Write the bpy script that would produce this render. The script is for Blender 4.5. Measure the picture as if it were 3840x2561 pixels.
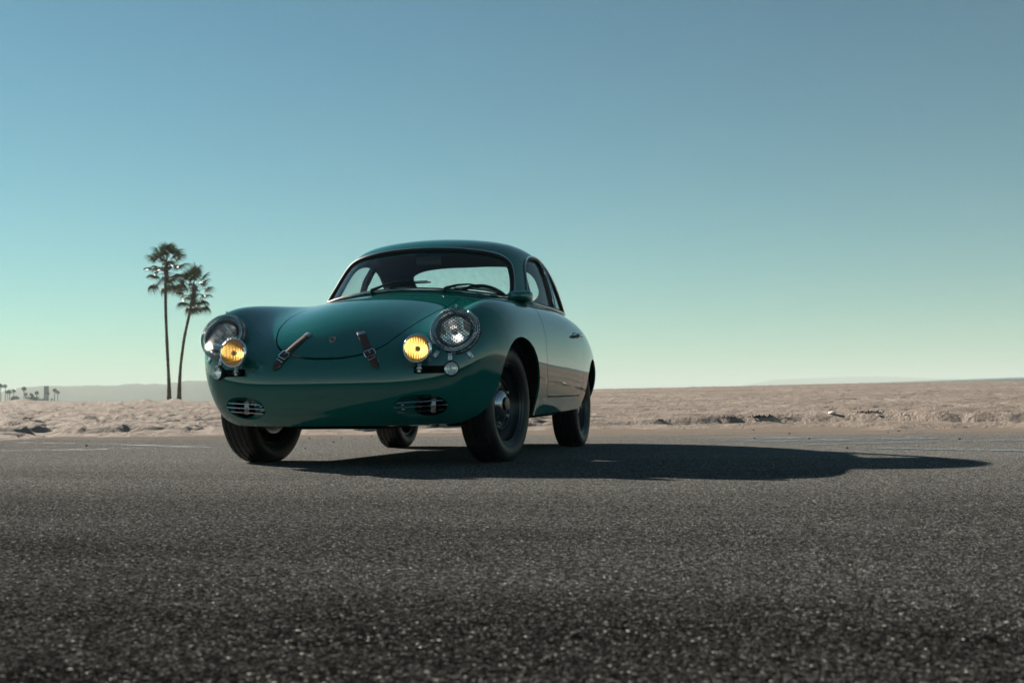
import bpy, bmesh, math, random
import numpy as np
from mathutils import Vector, Matrix
for o in list(bpy.data.objects): bpy.data.objects.remove(o)
rnd = random.Random(7); nrng = np.random.default_rng(11)
S = bpy.context.scene; COL = S.collection
# ---------------------------------------------------------------- camera (car frame: x forward from the front axle, y to the car's left, z up)
F_PX, PW, PH = 4460.0, 3840.0, 2561.0            # focal length in pixels of the photograph
CAM = np.array([5.818, 2.129, 0.283]); YAW, PITCH, ROLL = (math.radians(a) for a in (193.61, 3.05, -0.681))
c_f = np.array([math.cos(PITCH)*math.cos(YAW), math.cos(PITCH)*math.sin(YAW), math.sin(PITCH)])
_r0 = np.array([math.sin(YAW), -math.cos(YAW), 0.0]); _u0 = np.cross(_r0, c_f)
c_r = math.cos(ROLL)*_r0+math.sin(ROLL)*_u0; c_u = -math.sin(ROLL)*_r0+math.cos(ROLL)*_u0
cd = bpy.data.cameras.new('camera'); cam = bpy.data.objects.new('camera', cd); COL.objects.link(cam)
cd.sensor_width = 36; cd.sensor_fit = 'HORIZONTAL'; cd.lens = F_PX/PW*36
cd.clip_start = 0.05; cd.clip_end = 60000
cd.dof.use_dof = True; cd.dof.focus_distance = 5.6; cd.dof.aperture_fstop = 8.0
M = Matrix.Identity(4)
for i in range(3): M[i][0] = c_r[i]; M[i][1] = c_u[i]; M[i][2] = -c_f[i]; M[i][3] = CAM[i]
cam.matrix_world = M; S.camera = cam
def pix(px, py):                                  # viewing ray of a photograph pixel
    return c_f*F_PX+c_r*(px-PW/2)-c_u*(py-PH/2)
def on_ground(px, py, z=0.0):
    d = pix(px, py); return CAM+d*((z-CAM[2])/d[2])
def at_depth(px, py, depth):
    d = pix(px, py); return CAM+d*(depth/F_PX)
# ---------------------------------------------------------------- light
SUN = np.array([-1.18, -1.99, 1.0]); SUN = SUN/np.linalg.norm(SUN)      # towards the sun: low, behind the car's right side
w = bpy.data.worlds.new('World'); S.world = w; w.use_nodes = True
nt = w.node_tree; nt.nodes.clear()
sky = nt.nodes.new('ShaderNodeTexSky'); sky.sky_type = 'NISHITA'; sky.sun_disc = False
sky.sun_elevation = math.asin(SUN[2]); sky.sun_rotation = math.atan2(SUN[0], SUN[1])
sky.air_density = 1.0; sky.dust_density = 0.05; sky.ozone_density = 3.0; sky.altitude = 0
tint = nt.nodes.new('ShaderNodeMix'); tint.data_type = 'RGBA'; tint.blend_type = 'MULTIPLY'; tint.inputs[0].default_value = 1
tint.inputs[7].default_value = (0.0440, 0.0715, 0.0615, 1)
bg = nt.nodes.new('ShaderNodeBackground'); bg.inputs[1].default_value = 0.055
wo = nt.nodes.new('ShaderNodeOutputWorld')
gam = nt.nodes.new('ShaderNodeGamma'); gam.inputs[1].default_value = 1.2           # deeper contrast between horizon and zenith, as in the graded photograph
sc_ = nt.nodes.new('ShaderNodeVectorMath'); sc_.operation = 'SCALE'; sc_.inputs['Scale'].default_value = 10.0
nt.links.new(sky.outputs[0], tint.inputs[6]); nt.links.new(tint.outputs[2], gam.inputs[0]); nt.links.new(gam.outputs[0], sc_.inputs[0]); nt.links.new(sc_.outputs[0], bg.inputs[0]); nt.links.new(bg.outputs[0], wo.inputs[0])
sd = bpy.data.lights.new('sun', 'SUN'); sd.energy = 5.0; sd.angle = math.radians(0.55); sd.color = (1.0, 0.92, 0.80)
sun = bpy.data.objects.new('sun', sd); COL.objects.link(sun)
sun.rotation_euler = Vector((-SUN).tolist()).to_track_quat('-Z', 'Y').to_euler()
S.view_settings.view_transform = 'Standard'; S.view_settings.look = 'None'
S.view_settings.gamma = 1.0; S.view_settings.use_curve_mapping = False; S.view_settings.exposure = 1.2
S.cycles.max_bounces = 10; S.cycles.transmission_bounces = 10; S.cycles.transparent_max_bounces = 16
S.cycles.glossy_bounces = 6; S.cycles.volume_bounces = 0; S.cycles.use_denoising = True
S.cycles.caustics_reflective = False; S.cycles.caustics_refractive = False
# ---------------------------------------------------------------- helpers
def tag(o, label=None, cat=None, group=None, kind=None):
    if label: o['label'] = label
    if cat: o['category'] = cat
    if group: o['group'] = group
    if kind: o['kind'] = kind
    return o
def empty(name, loc=(0, 0, 0), parent=None):
    o = bpy.data.objects.new(name, None); COL.objects.link(o); o.location = loc; o.empty_display_size = .1
    if parent: o.parent = parent
    return o
def link(name, me, mat=None, parent=None):
    if mat is not None and len(me.materials) == 0:
        for m_ in (mat if isinstance(mat, (list, tuple)) else [mat]): me.materials.append(m_)
    o = bpy.data.objects.new(name, me); COL.objects.link(o)
    if parent: o.parent = parent
    return o
def from_bm(name, bm, mat, parent=None, smooth=True, sharp=None):
    me = bpy.data.meshes.new(name)
    if smooth:
        for f in bm.faces: f.smooth = True
    bm.to_mesh(me); bm.free()
    if sharp: me.set_sharp_from_angle(angle=math.radians(sharp))
    return link(name, me, mat, parent)
def from_data(name, V, Fs, mat, parent=None, smooth=True, sharp=None):
    me = bpy.data.meshes.new(name); me.from_pydata([tuple(map(float, v)) for v in V], [], Fs)
    if smooth: me.polygons.foreach_set('use_smooth', [True]*len(me.polygons))
    if sharp: me.set_sharp_from_angle(angle=math.radians(sharp))
    return link(name, me, mat, parent)
class MB:
    """collects simple shapes into one mesh"""
    def __init__(s): s.V, s.F = [], []
    def add(s, V, Fs):
        b = len(s.V); s.V += [tuple(map(float, v)) for v in V]; s.F += [tuple(b+i for i in f) for f in Fs]; return s
    def box(s, c, h, R=None, bev=0.0):
        c = np.array(c, float); h = np.array(h, float); R = np.eye(3) if R is None else R
        if bev <= 0:
            V = [c+R@(h*np.array((a, b, d))) for a in (-1, 1) for b in (-1, 1) for d in (-1, 1)]
            return s.add(V, [(0, 1, 3, 2), (4, 6, 7, 5), (0, 4, 5, 1), (2, 3, 7, 6), (0, 2, 6, 4), (1, 5, 7, 3)])
        bm = bmesh.new(); bmesh.ops.create_cube(bm, size=2)
        for v in bm.verts: v.co = Vector((h*np.array(v.co)).tolist())
        bmesh.ops.bevel(bm, geom=bm.edges[:], offset=bev, segments=2, affect='EDGES', profile=.5)
        V = [c+R@np.array(v.co) for v in bm.verts]; Fs = [[v.index for v in f.verts] for f in bm.faces]; bm.free()
        return s.add(V, Fs)
    def tube(s, P, r, n=6, cap=True, closed=False, up=None):
        P = np.array(P, float); m = len(P); r = np.broadcast_to(np.asarray(r, float), (m,))
        T = np.gradient(P, axis=0)
        if closed: T = np.roll(P, -1, 0)-np.roll(P, 1, 0)
        T /= np.linalg.norm(T, axis=1, keepdims=True)+1e-12
        a = np.array((0, 0, 1.)) if abs(T[0, 2]) < .9 else np.array((1., 0, 0)); V = []
        N = np.cross(T[0], a); N /= np.linalg.norm(N)
        for i in range(m):
            N = N-T[i]*(N@T[i]); N /= np.linalg.norm(N)+1e-12; B = np.cross(T[i], N)
            for k in range(n):
                t = 2*math.pi*k/n; V.append(P[i]+r[i]*(math.cos(t)*N+math.sin(t)*B))
        Fs = []
        for i in range(m if closed else m-1):
            j = (i+1) % m
            for k in range(n): Fs.append((i*n+k, i*n+(k+1) % n, j*n+(k+1) % n, j*n+k))
        if cap and not closed: Fs += [tuple(range(n-1, -1, -1)), tuple((m-1)*n+k for k in range(n))]
        return s.add(V, Fs)
    def lathe(s, prof, c, ax, n=32, arc=None, caps=False):
        """prof: list of (radius, distance along ax)"""
        c = np.array(c, float); R = frame(ax); V = []; Fs = []; m = len(prof)
        full = arc is None; a0, a1 = (0, 2*math.pi) if full else arc; nn = n if full else n+1
        for i in range(nn):
            t = a0+(a1-a0)*i/n; d = math.cos(t)*R[:, 1]+math.sin(t)*R[:, 2]
            for r, h in prof: V.append(c+d*r+R[:, 0]*h)
        for i in range(n):
            j = (i+1) % nn
            for k in range(m-1): Fs.append((i*m+k, j*m+k, j*m+k+1, i*m+k+1))
        return s.add(V, Fs)
    def build(s, name, mat, parent=None, smooth=True, sharp=40): return from_data(name, s.V, s.F, mat, parent, smooth, sharp)
def frame(ax):
    """columns: ax, side (horizontal), up"""
    a = np.array(ax, float); a /= np.linalg.norm(a)
    u = np.array((0, 0, 1.)) if abs(a[2]) < .95 else np.array((1., 0, 0))
    sd_ = np.cross(u, a); sd_ /= np.linalg.norm(sd_); up = np.cross(a, sd_)
    return np.stack([a, sd_, up], 1)
def mat(name, base=(.5, .5, .5), rough=.5, metal=0, spec=.5, coat=0, coat_rough=.03, trans=0, ior=1.45):
    m_ = bpy.data.materials.new(name); m_.use_nodes = True; b = m_.node_tree.nodes['Principled BSDF']
    b.inputs['Base Color'].default_value = (*base, 1); b.inputs['Roughness'].default_value = rough; b.inputs['Metallic'].default_value = metal
    b.inputs['Specular IOR Level'].default_value = spec; b.inputs['Coat Weight'].default_value = coat; b.inputs['Coat Roughness'].default_value = coat_rough
    b.inputs['Transmission Weight'].default_value = trans; b.inputs['IOR'].default_value = ior
    return m_
class NT:
    """tiny node-graph helper"""
    def __init__(s, m_): s.t = m_.node_tree; s.b = s.t.nodes['Principled BSDF']; s.out = s.t.nodes['Material Output']
    def n(s, typ, props={}, **ins):
        nd = s.t.nodes.new('ShaderNode'+typ)
        for k, v in props.items(): setattr(nd, k, v)
        for k, v in ins.items():
            sock = nd.inputs[int(k[1:])] if k[0] == 'i' and k[1:].isdigit() else nd.inputs[k.replace('_', ' ')]
            s.set(sock, v)
        return nd
    def set(s, sock, v):
        if isinstance(v, bpy.types.NodeSocket): s.t.links.new(v, sock)
        elif isinstance(v, bpy.types.Node): s.t.links.new(v.outputs[0], sock)
        else: sock.default_value = v
    def noise(s, vec, scale, detail=4, rough=.55, dist=0): return s.n('TexNoise', Vector=vec, Scale=scale, Detail=detail, Roughness=rough, Distortion=dist).outputs[0]
    def ramp(s, fac, stops):
        r = s.n('ValToRGB', i0=fac); e = r.color_ramp.elements
        while len(e) < len(stops): e.new(.5)
        for el, (p_, c_) in zip(e, stops): el.position = p_; el.color = (*c_, 1) if len(c_) == 3 else c_
        return r.outputs[0]
    def math(s, op, a, b=0.0, clamp=False):
        nd = s.n('Math', {'operation': op, 'use_clamp': clamp}); s.set(nd.inputs[0], a); s.set(nd.inputs[1], b); return nd.outputs[0]
    def mix(s, fac, a, b, typ='MIX'):
        nd = s.n('Mix', {'data_type': 'RGBA', 'blend_type': typ}); s.set(nd.inputs[0], fac); s.set(nd.inputs[6], a); s.set(nd.inputs[7], b); return nd.outputs[2]
    def coord(s, which='Object'): return s.n('TexCoord').outputs[which]
    def bump(s, h, strength, dist): return s.n('Bump', Height=h, Strength=strength, Distance=dist).outputs[0]
# ---------------------------------------------------------------- materials
M_ = {}
# dark green gloss paint: clear coat over a slightly flaked base
m_ = mat('green_paint', (.006, .050, .042), .45, 0, .0, 1.0, .018); g = NT(m_)
n1 = g.noise(g.coord(), 2.5, 3); g.set(g.b.inputs['Base Color'], g.ramp(n1, [(.3, (.002, .112, .098)), (.7, (.003, .127, .111))]))
dust = g.noise(g.coord(), 38, 5, .7)
g.set(g.b.inputs['Coat Roughness'], g.ramp(dust, [(.35, (.004,)*3), (.75, (.020,)*3)]))
g.b.inputs['Coat IOR'].default_value = 1.75
M_['paint'] = m_
M_['chrome'] = mat('chrome', (.82, .83, .84), .06, 1)
M_['steel'] = mat('brushed_steel', (.55, .55, .55), .28, 1)
M_['mirror'] = mat('reflector_silver', (.93, .93, .93), .11, 1)
M_['rubber'] = mat('black_rubber', (.012, .012, .013), .55, 0, .4)
M_['black'] = mat('underbody_black', (.008, .008, .009), .8, 0, .2)
M_['satin'] = mat('satin_black_paint', (.012, .013, .015), .30, 0, .5, .35, .12)
M_['gloss_black'] = mat('gloss_black_paint', (.007, .0075, .009), .33, 0, .4, .12, .08)
M_['wire'] = mat('dark_wire', (.20, .21, .23), .22, 1)
M_['lip'] = mat('black_rim_lip', (.10, .105, .115), .22, 1)
M_['hub'] = mat('dark_polished_steel', (.34, .36, .39), .16, 1)
def glow(name, col, s_):
    m_ = mat(name, col, .4); m_.node_tree.nodes['Principled BSDF'].inputs['Emission Color'].default_value = (*col, 1); m_.node_tree.nodes['Principled BSDF'].inputs['Emission Strength'].default_value = s_; return m_
M_['bulb'] = glow('added_glow_bulb', (1.0, .84, .58), 1.9); M_['bulb_white'] = glow('added_glow_white_bulb', (1.0, .97, .90), .9)  # soft glow added to the bulbs to brighten the lamp lenses
M_['liner'] = mat('dark_headliner', (.030, .022, .020), .9)
M_['seat'] = mat('brown_vinyl', (.055, .026, .018), .5)
m_ = mat('brown_leather', (.050, .018, .016), .5); g = NT(m_)
nz = g.noise(g.coord(), 140, 4); g.set(g.b.inputs['Base Color'], g.ramp(nz, [(.3, (.045, .017, .014)), (.75, (.10, .040, .032))]))
g.set(g.b.inputs['Normal'], g.bump(g.noise(g.coord(), 420, 3), .35, .0006)); M_['leather'] = m_
m_ = mat('tyre_rubber', (.014, .014, .015), .62, 0, .4); g = NT(m_)
nz = g.noise(g.coord(), 9, 6, .7); g.set(g.b.inputs['Base Color'], g.ramp(nz, [(.35, (.011, .011, .012)), (.8, (.026, .025, .024))]))
g.set(g.b.inputs['Roughness'], g.ramp(nz, [(.3, (.36,)*3), (.8, (.66,)*3)])); M_['tyre'] = m_
def glass_sheet(name, tint_=(.86, .93, .90), dust_=.0):
    m_ = bpy.data.materials.new(name); m_.use_nodes = True; t = m_.node_tree; t.nodes.clear()
    o = t.nodes.new('ShaderNodeOutputMaterial'); tr = t.nodes.new('ShaderNodeBsdfTransparent'); tr.inputs[0].default_value = (*tint_, 1)
    gl = t.nodes.new('ShaderNodeBsdfGlossy'); gl.inputs['Roughness'].default_value = .008; fr = t.nodes.new('ShaderNodeFresnel'); fr.inputs[0].default_value = 1.52
    df = t.nodes.new('ShaderNodeBsdfDiffuse'); df.inputs[0].default_value = (.5, .52, .5, 1)
    mx = t.nodes.new('ShaderNodeMixShader'); mx2 = t.nodes.new('ShaderNodeMixShader'); tc = t.nodes.new('ShaderNodeTexCoord')
    mp = t.nodes.new('ShaderNodeMapping'); mp.inputs['Scale'].default_value = (6, 6, 1.2)
    nz = t.nodes.new('ShaderNodeTexNoise'); nz.inputs['Scale'].default_value = 5; nz.inputs['Detail'].default_value = 5
    mr = t.nodes.new('ShaderNodeMapRange'); mr.inputs[1].default_value = .4; mr.inputs[2].default_value = .8; mr.inputs[3].default_value = 0; mr.inputs[4].default_value = dust_
    L = t.links.new
    ge = t.nodes.new('ShaderNodeNewGeometry'); io = t.nodes.new('ShaderNodeMapRange'); io.inputs[3].default_value = 1.52; io.inputs[4].default_value = 1/1.52
    L(ge.outputs['Backfacing'], io.inputs[0]); L(io.outputs[0], fr.inputs[0])          # a thin pane reflects the same from both sides
    L(tc.outputs['Object'], mp.inputs[0]); L(mp.outputs[0], nz.inputs['Vector']); L(nz.outputs[0], mr.inputs[0]); L(mr.outputs[0], mx2.inputs[0])
    L(tr.outputs[0], mx2.inputs[1]); L(df.outputs[0], mx2.inputs[2]); L(fr.outputs[0], mx.inputs[0]); L(mx2.outputs[0], mx.inputs[1]); L(gl.outputs[0], mx.inputs[2]); L(mx.outputs[0], o.inputs[0])
    return m_
M_['glass'] = glass_sheet('window_glass', (.92, .965, .945), .07)
M_['lens'] = mat('clear_lens_glass', (.97, 1, .99), .0, 0, .5, trans=1, ior=1.45)
M_['amber'] = mat('amber_lens_glass', (1.0, .69, .27), .07, 0, .5, trans=.84, ior=1.45)
M_['warm_mirror'] = mat('warm_reflector', (1.0, .93, .80), .12, 1)
M_['gold'] = mat('enamel_gold', (.62, .42, .16), .3, .8)
M_['red'] = mat('enamel_red', (.32, .02, .02), .35)
M_['cream'] = mat('cream_card', (.72, .70, .60), .7)
# ---------------------------------------------------------------- ground: asphalt, sand, sea, hills
def vnoise(x, y, seed=0):
    x = np.asarray(x, float); y = np.asarray(y, float); xi, yi = np.floor(x).astype(np.int64), np.floor(y).astype(np.int64); fx, fy = x-xi, y-yi
    def h(a, b):
        n = (a*374761393+b*668265263+seed*974634777) & 0x7fffffff; n = ((n ^ (n >> 13))*1274126177) & 0x7fffffff; return ((n ^ (n >> 16)) & 0xffff)/65535.
    sx, sy = fx*fx*(3-2*fx), fy*fy*(3-2*fy)
    return (h(xi, yi)*(1-sx)+h(xi+1, yi)*sx)*(1-sy)+(h(xi, yi+1)*(1-sx)+h(xi+1, yi+1)*sx)*sy
def fbm(x, y, o=4, seed=0, g_=.5): return sum(g_**i*(vnoise(x*2**i+17*i, y*2**i-9*i, seed+i)-.5) for i in range(o))
# asphalt: pale and dark aggregate in bitumen, dusty with sand in places
m_ = mat('asphalt', (.06, .06, .06), .7, 0, .0); g = NT(m_); co = g.coord()
vo = g.n('TexVoronoi', Vector=co, Scale=270.0, Randomness=1.0); cell = g.n('SeparateColor', i0=vo.outputs['Color']).outputs[0]; dist = vo.outputs['Distance']
vo2 = g.n('TexVoronoi', Vector=co, Scale=520.0); cell2 = g.n('SeparateColor', i0=vo2.outputs['Color']).outputs[1]
stone = g.ramp(cell, [(0, (.005, .005, .006)), (.45, (.009, .009, .0098)), (.72, (.022, .0215, .021)), (.90, (.070, .067, .061)), (.985, (.20, .19, .17)), (1, (.75, .71, .62))])  # rarest, brightest cells are glints painted into the stone colour
fine = g.ramp(cell2, [(0, (.55,)*3), (1, (1.25,)*3)])
edge = g.ramp(dist, [(.25, (1,)*3), (.62, (.35,)*3)])
c1 = g.mix(1.0, g.mix(1.0, stone, fine, 'MULTIPLY'), edge, 'MULTIPLY')
clump = g.noise(co, 80, 3, .6); c1 = g.mix(1.0, c1, g.ramp(clump, [(.34, (.45,)*3), (.5, (1,)*3), (.68, (1.75,)*3)]), 'MULTIPLY')
big = g.noise(co, .55, 5, .6); c2 = g.mix(1.0, c1, g.ramp(big, [(.3, (.78,)*3), (.7, (1.2,)*3)]), 'MULTIPLY')
# patchy sand dust, with a light falloff painted in: darker near the camera
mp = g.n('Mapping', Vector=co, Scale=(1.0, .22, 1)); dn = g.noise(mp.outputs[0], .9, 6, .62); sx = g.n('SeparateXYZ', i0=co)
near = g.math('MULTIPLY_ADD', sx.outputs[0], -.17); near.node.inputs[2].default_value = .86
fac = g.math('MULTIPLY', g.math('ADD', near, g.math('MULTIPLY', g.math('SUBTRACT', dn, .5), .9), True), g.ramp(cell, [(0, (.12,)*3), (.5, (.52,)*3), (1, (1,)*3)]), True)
vo3 = g.n('TexVoronoi', Vector=co, Scale=165.0); grain = g.ramp(g.n('SeparateColor', i0=vo3.outputs['Color']).outputs[2], [(0, (.30,)*3), (.35, (.62,)*3), (.7, (1.1,)*3), (.93, (1.75,)*3), (1, (2.3,)*3)])
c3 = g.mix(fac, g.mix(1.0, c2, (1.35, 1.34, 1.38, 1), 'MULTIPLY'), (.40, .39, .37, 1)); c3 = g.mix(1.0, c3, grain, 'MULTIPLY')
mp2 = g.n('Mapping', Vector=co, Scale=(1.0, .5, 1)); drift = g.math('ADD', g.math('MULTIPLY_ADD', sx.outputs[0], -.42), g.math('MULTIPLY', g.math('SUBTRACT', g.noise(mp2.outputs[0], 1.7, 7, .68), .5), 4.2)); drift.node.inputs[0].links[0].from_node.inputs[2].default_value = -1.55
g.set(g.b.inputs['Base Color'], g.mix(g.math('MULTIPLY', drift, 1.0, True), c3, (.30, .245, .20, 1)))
hgt = g.math('ADD', g.math('MULTIPLY', g.ramp(dist, [(.05, (1,)*3), (.75, (0,)*3)]), 1.0), g.math('ADD', g.math('MULTIPLY', cell, .8), g.math('MULTIPLY', clump, 1.6)))
g.set(g.b.inputs['Normal'], g.bump(hgt, 1.0, .0042)); g.set(g.b.inputs['Roughness'], g.ramp(cell2, [(0, (.38,)*3), (.25, (.7,)*3), (1, (.92,)*3)]))
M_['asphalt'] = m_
XB_Y = [-200, -40, -5.3, -3.79, .45, 2.1, 4.04, 40, 200]; XB_X = [14, 2.0, -4.28, -4.95, -6.9, -7.05, -6.2, 1, 14]
def xb(y): return np.interp(y, XB_Y, XB_X)
ys = np.r_[np.linspace(-90, -12, 14), np.linspace(-11, 11, 45), np.linspace(12, 90, 14)]; V, Fs = [], []
for y_ in ys: V += [(xb(y_)-1.2, y_, 0), (80, y_, 0)]
for i in range(len(ys)-1): Fs.append((2*i, 2*i+1, 2*i+3, 2*i+2))
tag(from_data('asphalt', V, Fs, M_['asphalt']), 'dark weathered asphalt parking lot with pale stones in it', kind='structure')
# sand
m_ = mat('beach_sand', (.40, .33, .26), .9, 0, .25); g = NT(m_); co = g.coord()
a1 = g.noise(co, .35, 6, .6); a2 = g.noise(co, 2.6, 6, .65); a3 = g.noise(co, 17, 4, .7)
c1 = g.ramp(a1, [(.3, (.235, .184, .150)), (.52, (.305, .246, .205)), (.72, (.37, .305, .255))])
c1 = g.mix(1.0, c1, g.ramp(a2, [(.28, (.60, .58, .57)), (.5, (1.0,)*3), (.75, (1.13, 1.12, 1.10))]), 'MULTIPLY')
vs = g.n('TexVoronoi', Vector=co, Scale=4.6, Randomness=1); fleck = g.ramp(vs.outputs['Distance'], [(.07, (.30, .27, .26)), (.16, (1,)*3)])
c1 = g.mix(1.0, c1, fleck, 'MULTIPLY'); g.set(g.b.inputs['Base Color'], c1)
g.set(g.b.inputs['Normal'], g.bump(g.math('ADD', g.math('MULTIPLY', a2, .6), g.math('MULTIPLY', a3, .35)), 1.0, .16)); M_['sand'] = m_
def horizon_row(px): return PH/2+(c_f[2]*F_PX+c_r[2]*(px-PW/2))/c_u[2]
lat = np.r_[np.linspace(-.80, -.50, 40), np.linspace(-.495, .50, 820), np.linspace(.505, 1.15, 70)]; dep = 8.5*np.exp(np.linspace(0, math.log(150/8.5), 420))
FH = c_f*np.array((1, 1, 0)); FH /= np.linalg.norm(FH); RH = np.array((-FH[1], FH[0], 0))*-1
D_, L_ = np.meshgrid(dep, lat, indexing='ij'); X = CAM[0]+FH[0]*D_+RH[0]*L_*D_; Y = CAM[1]+FH[1]*D_+RH[1]*L_*D_
pxs = PW/2+L_*F_PX
kk = np.interp(pxs, [-1500, 0, 400, 800, 2231, 3200, 3840, 5000], [40, 34, 30, 25, 54, 66, 69, 72])/F_PX
s_ = (xb(Y)-X)*.93; d0 = D_-s_; dc = 76.0; slope = (kk+.283/dc)/(1-d0/dc)
Z = slope*np.maximum(s_, -1.0); over = np.maximum(D_-dc, 0); Z = Z-over*slope-.0009*over**2
calm = np.interp(pxs, [1300, 2300], [1.0, .38]); amp = np.clip(s_/2.5, 0, 1)*calm; far = np.clip(s_/25, 0, 1)
Z += amp*.050*fbm(X*3.4, Y*3.4, 3, 15, .6)
Z += amp*(.040*fbm(X*.9, Y*.9, 5, 3, .62)+.07*far*fbm(X*.22, Y*.22, 3, 5))
hum = vnoise(X*2.1, Y*2.1, 21)*vnoise(X*.6+3, Y*.6, 22); Z += amp*.075*np.clip(hum-.38, 0, 1)              # kicked-up hummocks
for q, (sc, dp) in enumerate(((1.5, .085), (2.6, .065), (4.1, .040))):                                                # footprints
    fp = vnoise(X*sc, Y*sc, 40+q); Z -= amp*dp*np.clip((fp-.66)/.16, 0, 1)
wv = s_+.35*fbm(Y*.5, Y*0, 3, 9)+.12*fbm(Y*2.2, Y*0+5, 3, 10)
rid = lambda c_, w_, h_: h_*np.exp(-((wv-c_)/w_)**2)
tr = (.55+.9*vnoise(Y*.8, Y*0, 31))
Z += tr*(rid(2.1, .16, .075)-rid(1.8, .13, .04)+rid(2.75, .13, .05)-rid(2.45, .13, .03))+rid(.45, .35, .012)*vnoise(Y*3, X*3, 6)
Z += -.018+.030*np.clip(s_/.9, -1, 1)+.05*np.clip(fbm(X*.8, Y*.45, 5, 12, .6)*2, -.6, 1)*np.exp(-(s_/1.5)**2)
for px, wd, hh in ((88, 42, .17), (545, 26, .12), (652, 34, .14)): Z += hh*np.exp(-((pxs-px)/wd)**2)*np.exp(-((D_-74)/9)**2)
nd, nl = Z.shape; V = np.stack([X, Y, Z], 2).reshape(-1, 3)
me = bpy.data.meshes.new('beach_sand'); idx = np.arange(nd*nl).reshape(nd, nl); quads = np.stack([idx[:-1, :-1], idx[:-1, 1:], idx[1:, 1:], idx[1:, :-1]], 2).reshape(-1, 4)
me.vertices.add(len(V)); me.vertices.foreach_set('co', V.ravel()); me.loops.add(quads.size); me.loops.foreach_set('vertex_index', quads.ravel()); me.polygons.add(len(quads))
me.polygons.foreach_set('loop_start', np.arange(0, quads.size, 4)); me.polygons.foreach_set('use_smooth', np.ones(len(quads), bool)); me.update(calc_edges=True)
tag(link('beach_sand', me, M_['sand']), 'churned pale beach sand rising beyond the asphalt', kind='structure')
def sand_z(p_):
    i = np.argmin((X-p_[0])**2+(Y-p_[1])**2); return Z.flat[i]
def on_sand(px, py):
    """where the ray of a photograph pixel meets the sand"""
    d = pix(px, py); d = d/np.linalg.norm(d); j = int(np.argmin(np.abs(lat-(px-PW/2)/F_PX*1.0))); t = (D_[:, j])/(d@FH); zr = CAM[2]+d[2]*t; k = np.argmax((zr-Z[:, j]) < 0); k = k if (zr-Z[:, j])[k] < 0 else nd-1
    return np.array((X[k, j], Y[k, j], Z[k, j]))
# wide flat ground under everything, to the horizon on all sides
tag(from_data('ground', [(-160, -9000, -.45), (9000, -9000, -.45), (9000, 9000, -.45), (-160, 9000, -.45)], [(0, 1, 2, 3)], M_['sand']), 'flat sandy ground around the parking lot', kind='structure')
# sea: the lot falls slightly away from level, so the sea plane leans a little against it
d1, d2 = pix(3840, 1411), pix(3200, 1434.7); n_ = np.cross(d1, d2); n_ /= np.linalg.norm(n_); n_ *= np.sign(n_[2])
m_ = mat('sea_water', (.012, .075, .085), .5, 0, .12, ior=1.33); g = NT(m_); mp = g.n('Mapping', Vector=g.coord(), Scale=(1, .35, 1)); g.set(g.b.inputs['Normal'], g.bump(g.noise(mp.outputs[0], .12, 5), .8, 1.2)); M_['sea'] = m_
V, Fs = [], []; dd = [105, 250, 600, 1500, 3000, 5000]; ll = np.linspace(-.18, .75, 9)
for d in dd:
    for l in ll:
        p_ = CAM+FH*d+RH*l*d; p_[2] = CAM[2]+(-2.6-n_[0]*(p_[0]-CAM[0])-n_[1]*(p_[1]-CAM[1]))/n_[2]; V.append(p_)
k = len(ll)
for i in range(len(dd)-1):
    for j in range(k-1): Fs.append((i*k+j, i*k+j+1, (i+1)*k+j+1, (i+1)*k+j))
tag(from_data('sea', V, Fs, M_['sea']), 'thin strip of teal sea beyond the sand', kind='structure')
# hills
m_ = mat('hill_scrub', (.05, .06, .04), .95, 0, .1); g = NT(m_); g.set(g.b.inputs['Base Color'], g.ramp(g.noise(g.coord(), .012, 6, .65), [(.3, (.030, .042, .026)), (.7, (.085, .085, .058))])); M_['hill'] = m_
def ridge(name, prof, depth, thick, lab, rough=3.0, seed=1):
    px0 = np.linspace(prof[0][0], prof[-1][0], 260); top = np.interp(px0, [q[0] for q in prof], [q[1] for q in prof]); rows = 14; V, Fs = [], []
    for r in range(rows):
        t = r/(rows-1); dp = depth-thick*(1-t)
        for px, py in zip(px0, top):
            p_ = at_depth(px, py, depth); zt = p_[2]; q = CAM+(p_-CAM)*(dp/depth); wx = px*.02; sh_ = math.sin(t*math.pi/2)
            z = -30+(zt+30)*sh_**.8+(rough*.35*float(fbm(np.array([px*.06]), np.array([t*7.]), 4, seed)[0])*2*(.3+t)) ; V.append((q[0], q[1], min(z, 145)))
    k = len(px0)
    for r in range(rows-1):
        for i in range(k-1): Fs.append((r*k+i, r*k+i+1, (r+1)*k+i+1, (r+1)*k+i))
    back = [(V[(rows-1)*k+i][0]+(V[(rows-1)*k+i][0]-CAM[0])*.1, V[(rows-1)*k+i][1]+(V[(rows-1)*k+i][1]-CAM[1])*.1, -30) for i in range(k)]; b0 = len(V); V += back
    for i in range(k-1): Fs.append(((rows-1)*k+i, (rows-1)*k+i+1, b0+i+1, b0+i))
    return tag(from_data(name, V, Fs, M_['hill']), lab, kind='structure')
ridge('hills', [(-900, 1500), (-300, 1482), (0, 1472), (43, 1460), (89, 1453), (154, 1448), (257, 1449), (339, 1446), (420, 1446), (482, 1441), (621, 1441), (686, 1431), (771, 1428), (1000, 1424), (1300, 1440), (1700, 1470), (2150, 1500)], 2500, 600, 'long low hazy ridge of hills across the bay', 3.0)
ridge('hills', [(2700, 1462), (2900, 1424), (3010, 1419), (3120, 1415), (3230, 1411), (3300, 1411), (3390, 1414), (3460, 1417), (3600, 1421), (3800, 1424)], 6500, 400, 'very faint far hill on the horizon above the sea', 2.0, 8)
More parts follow.
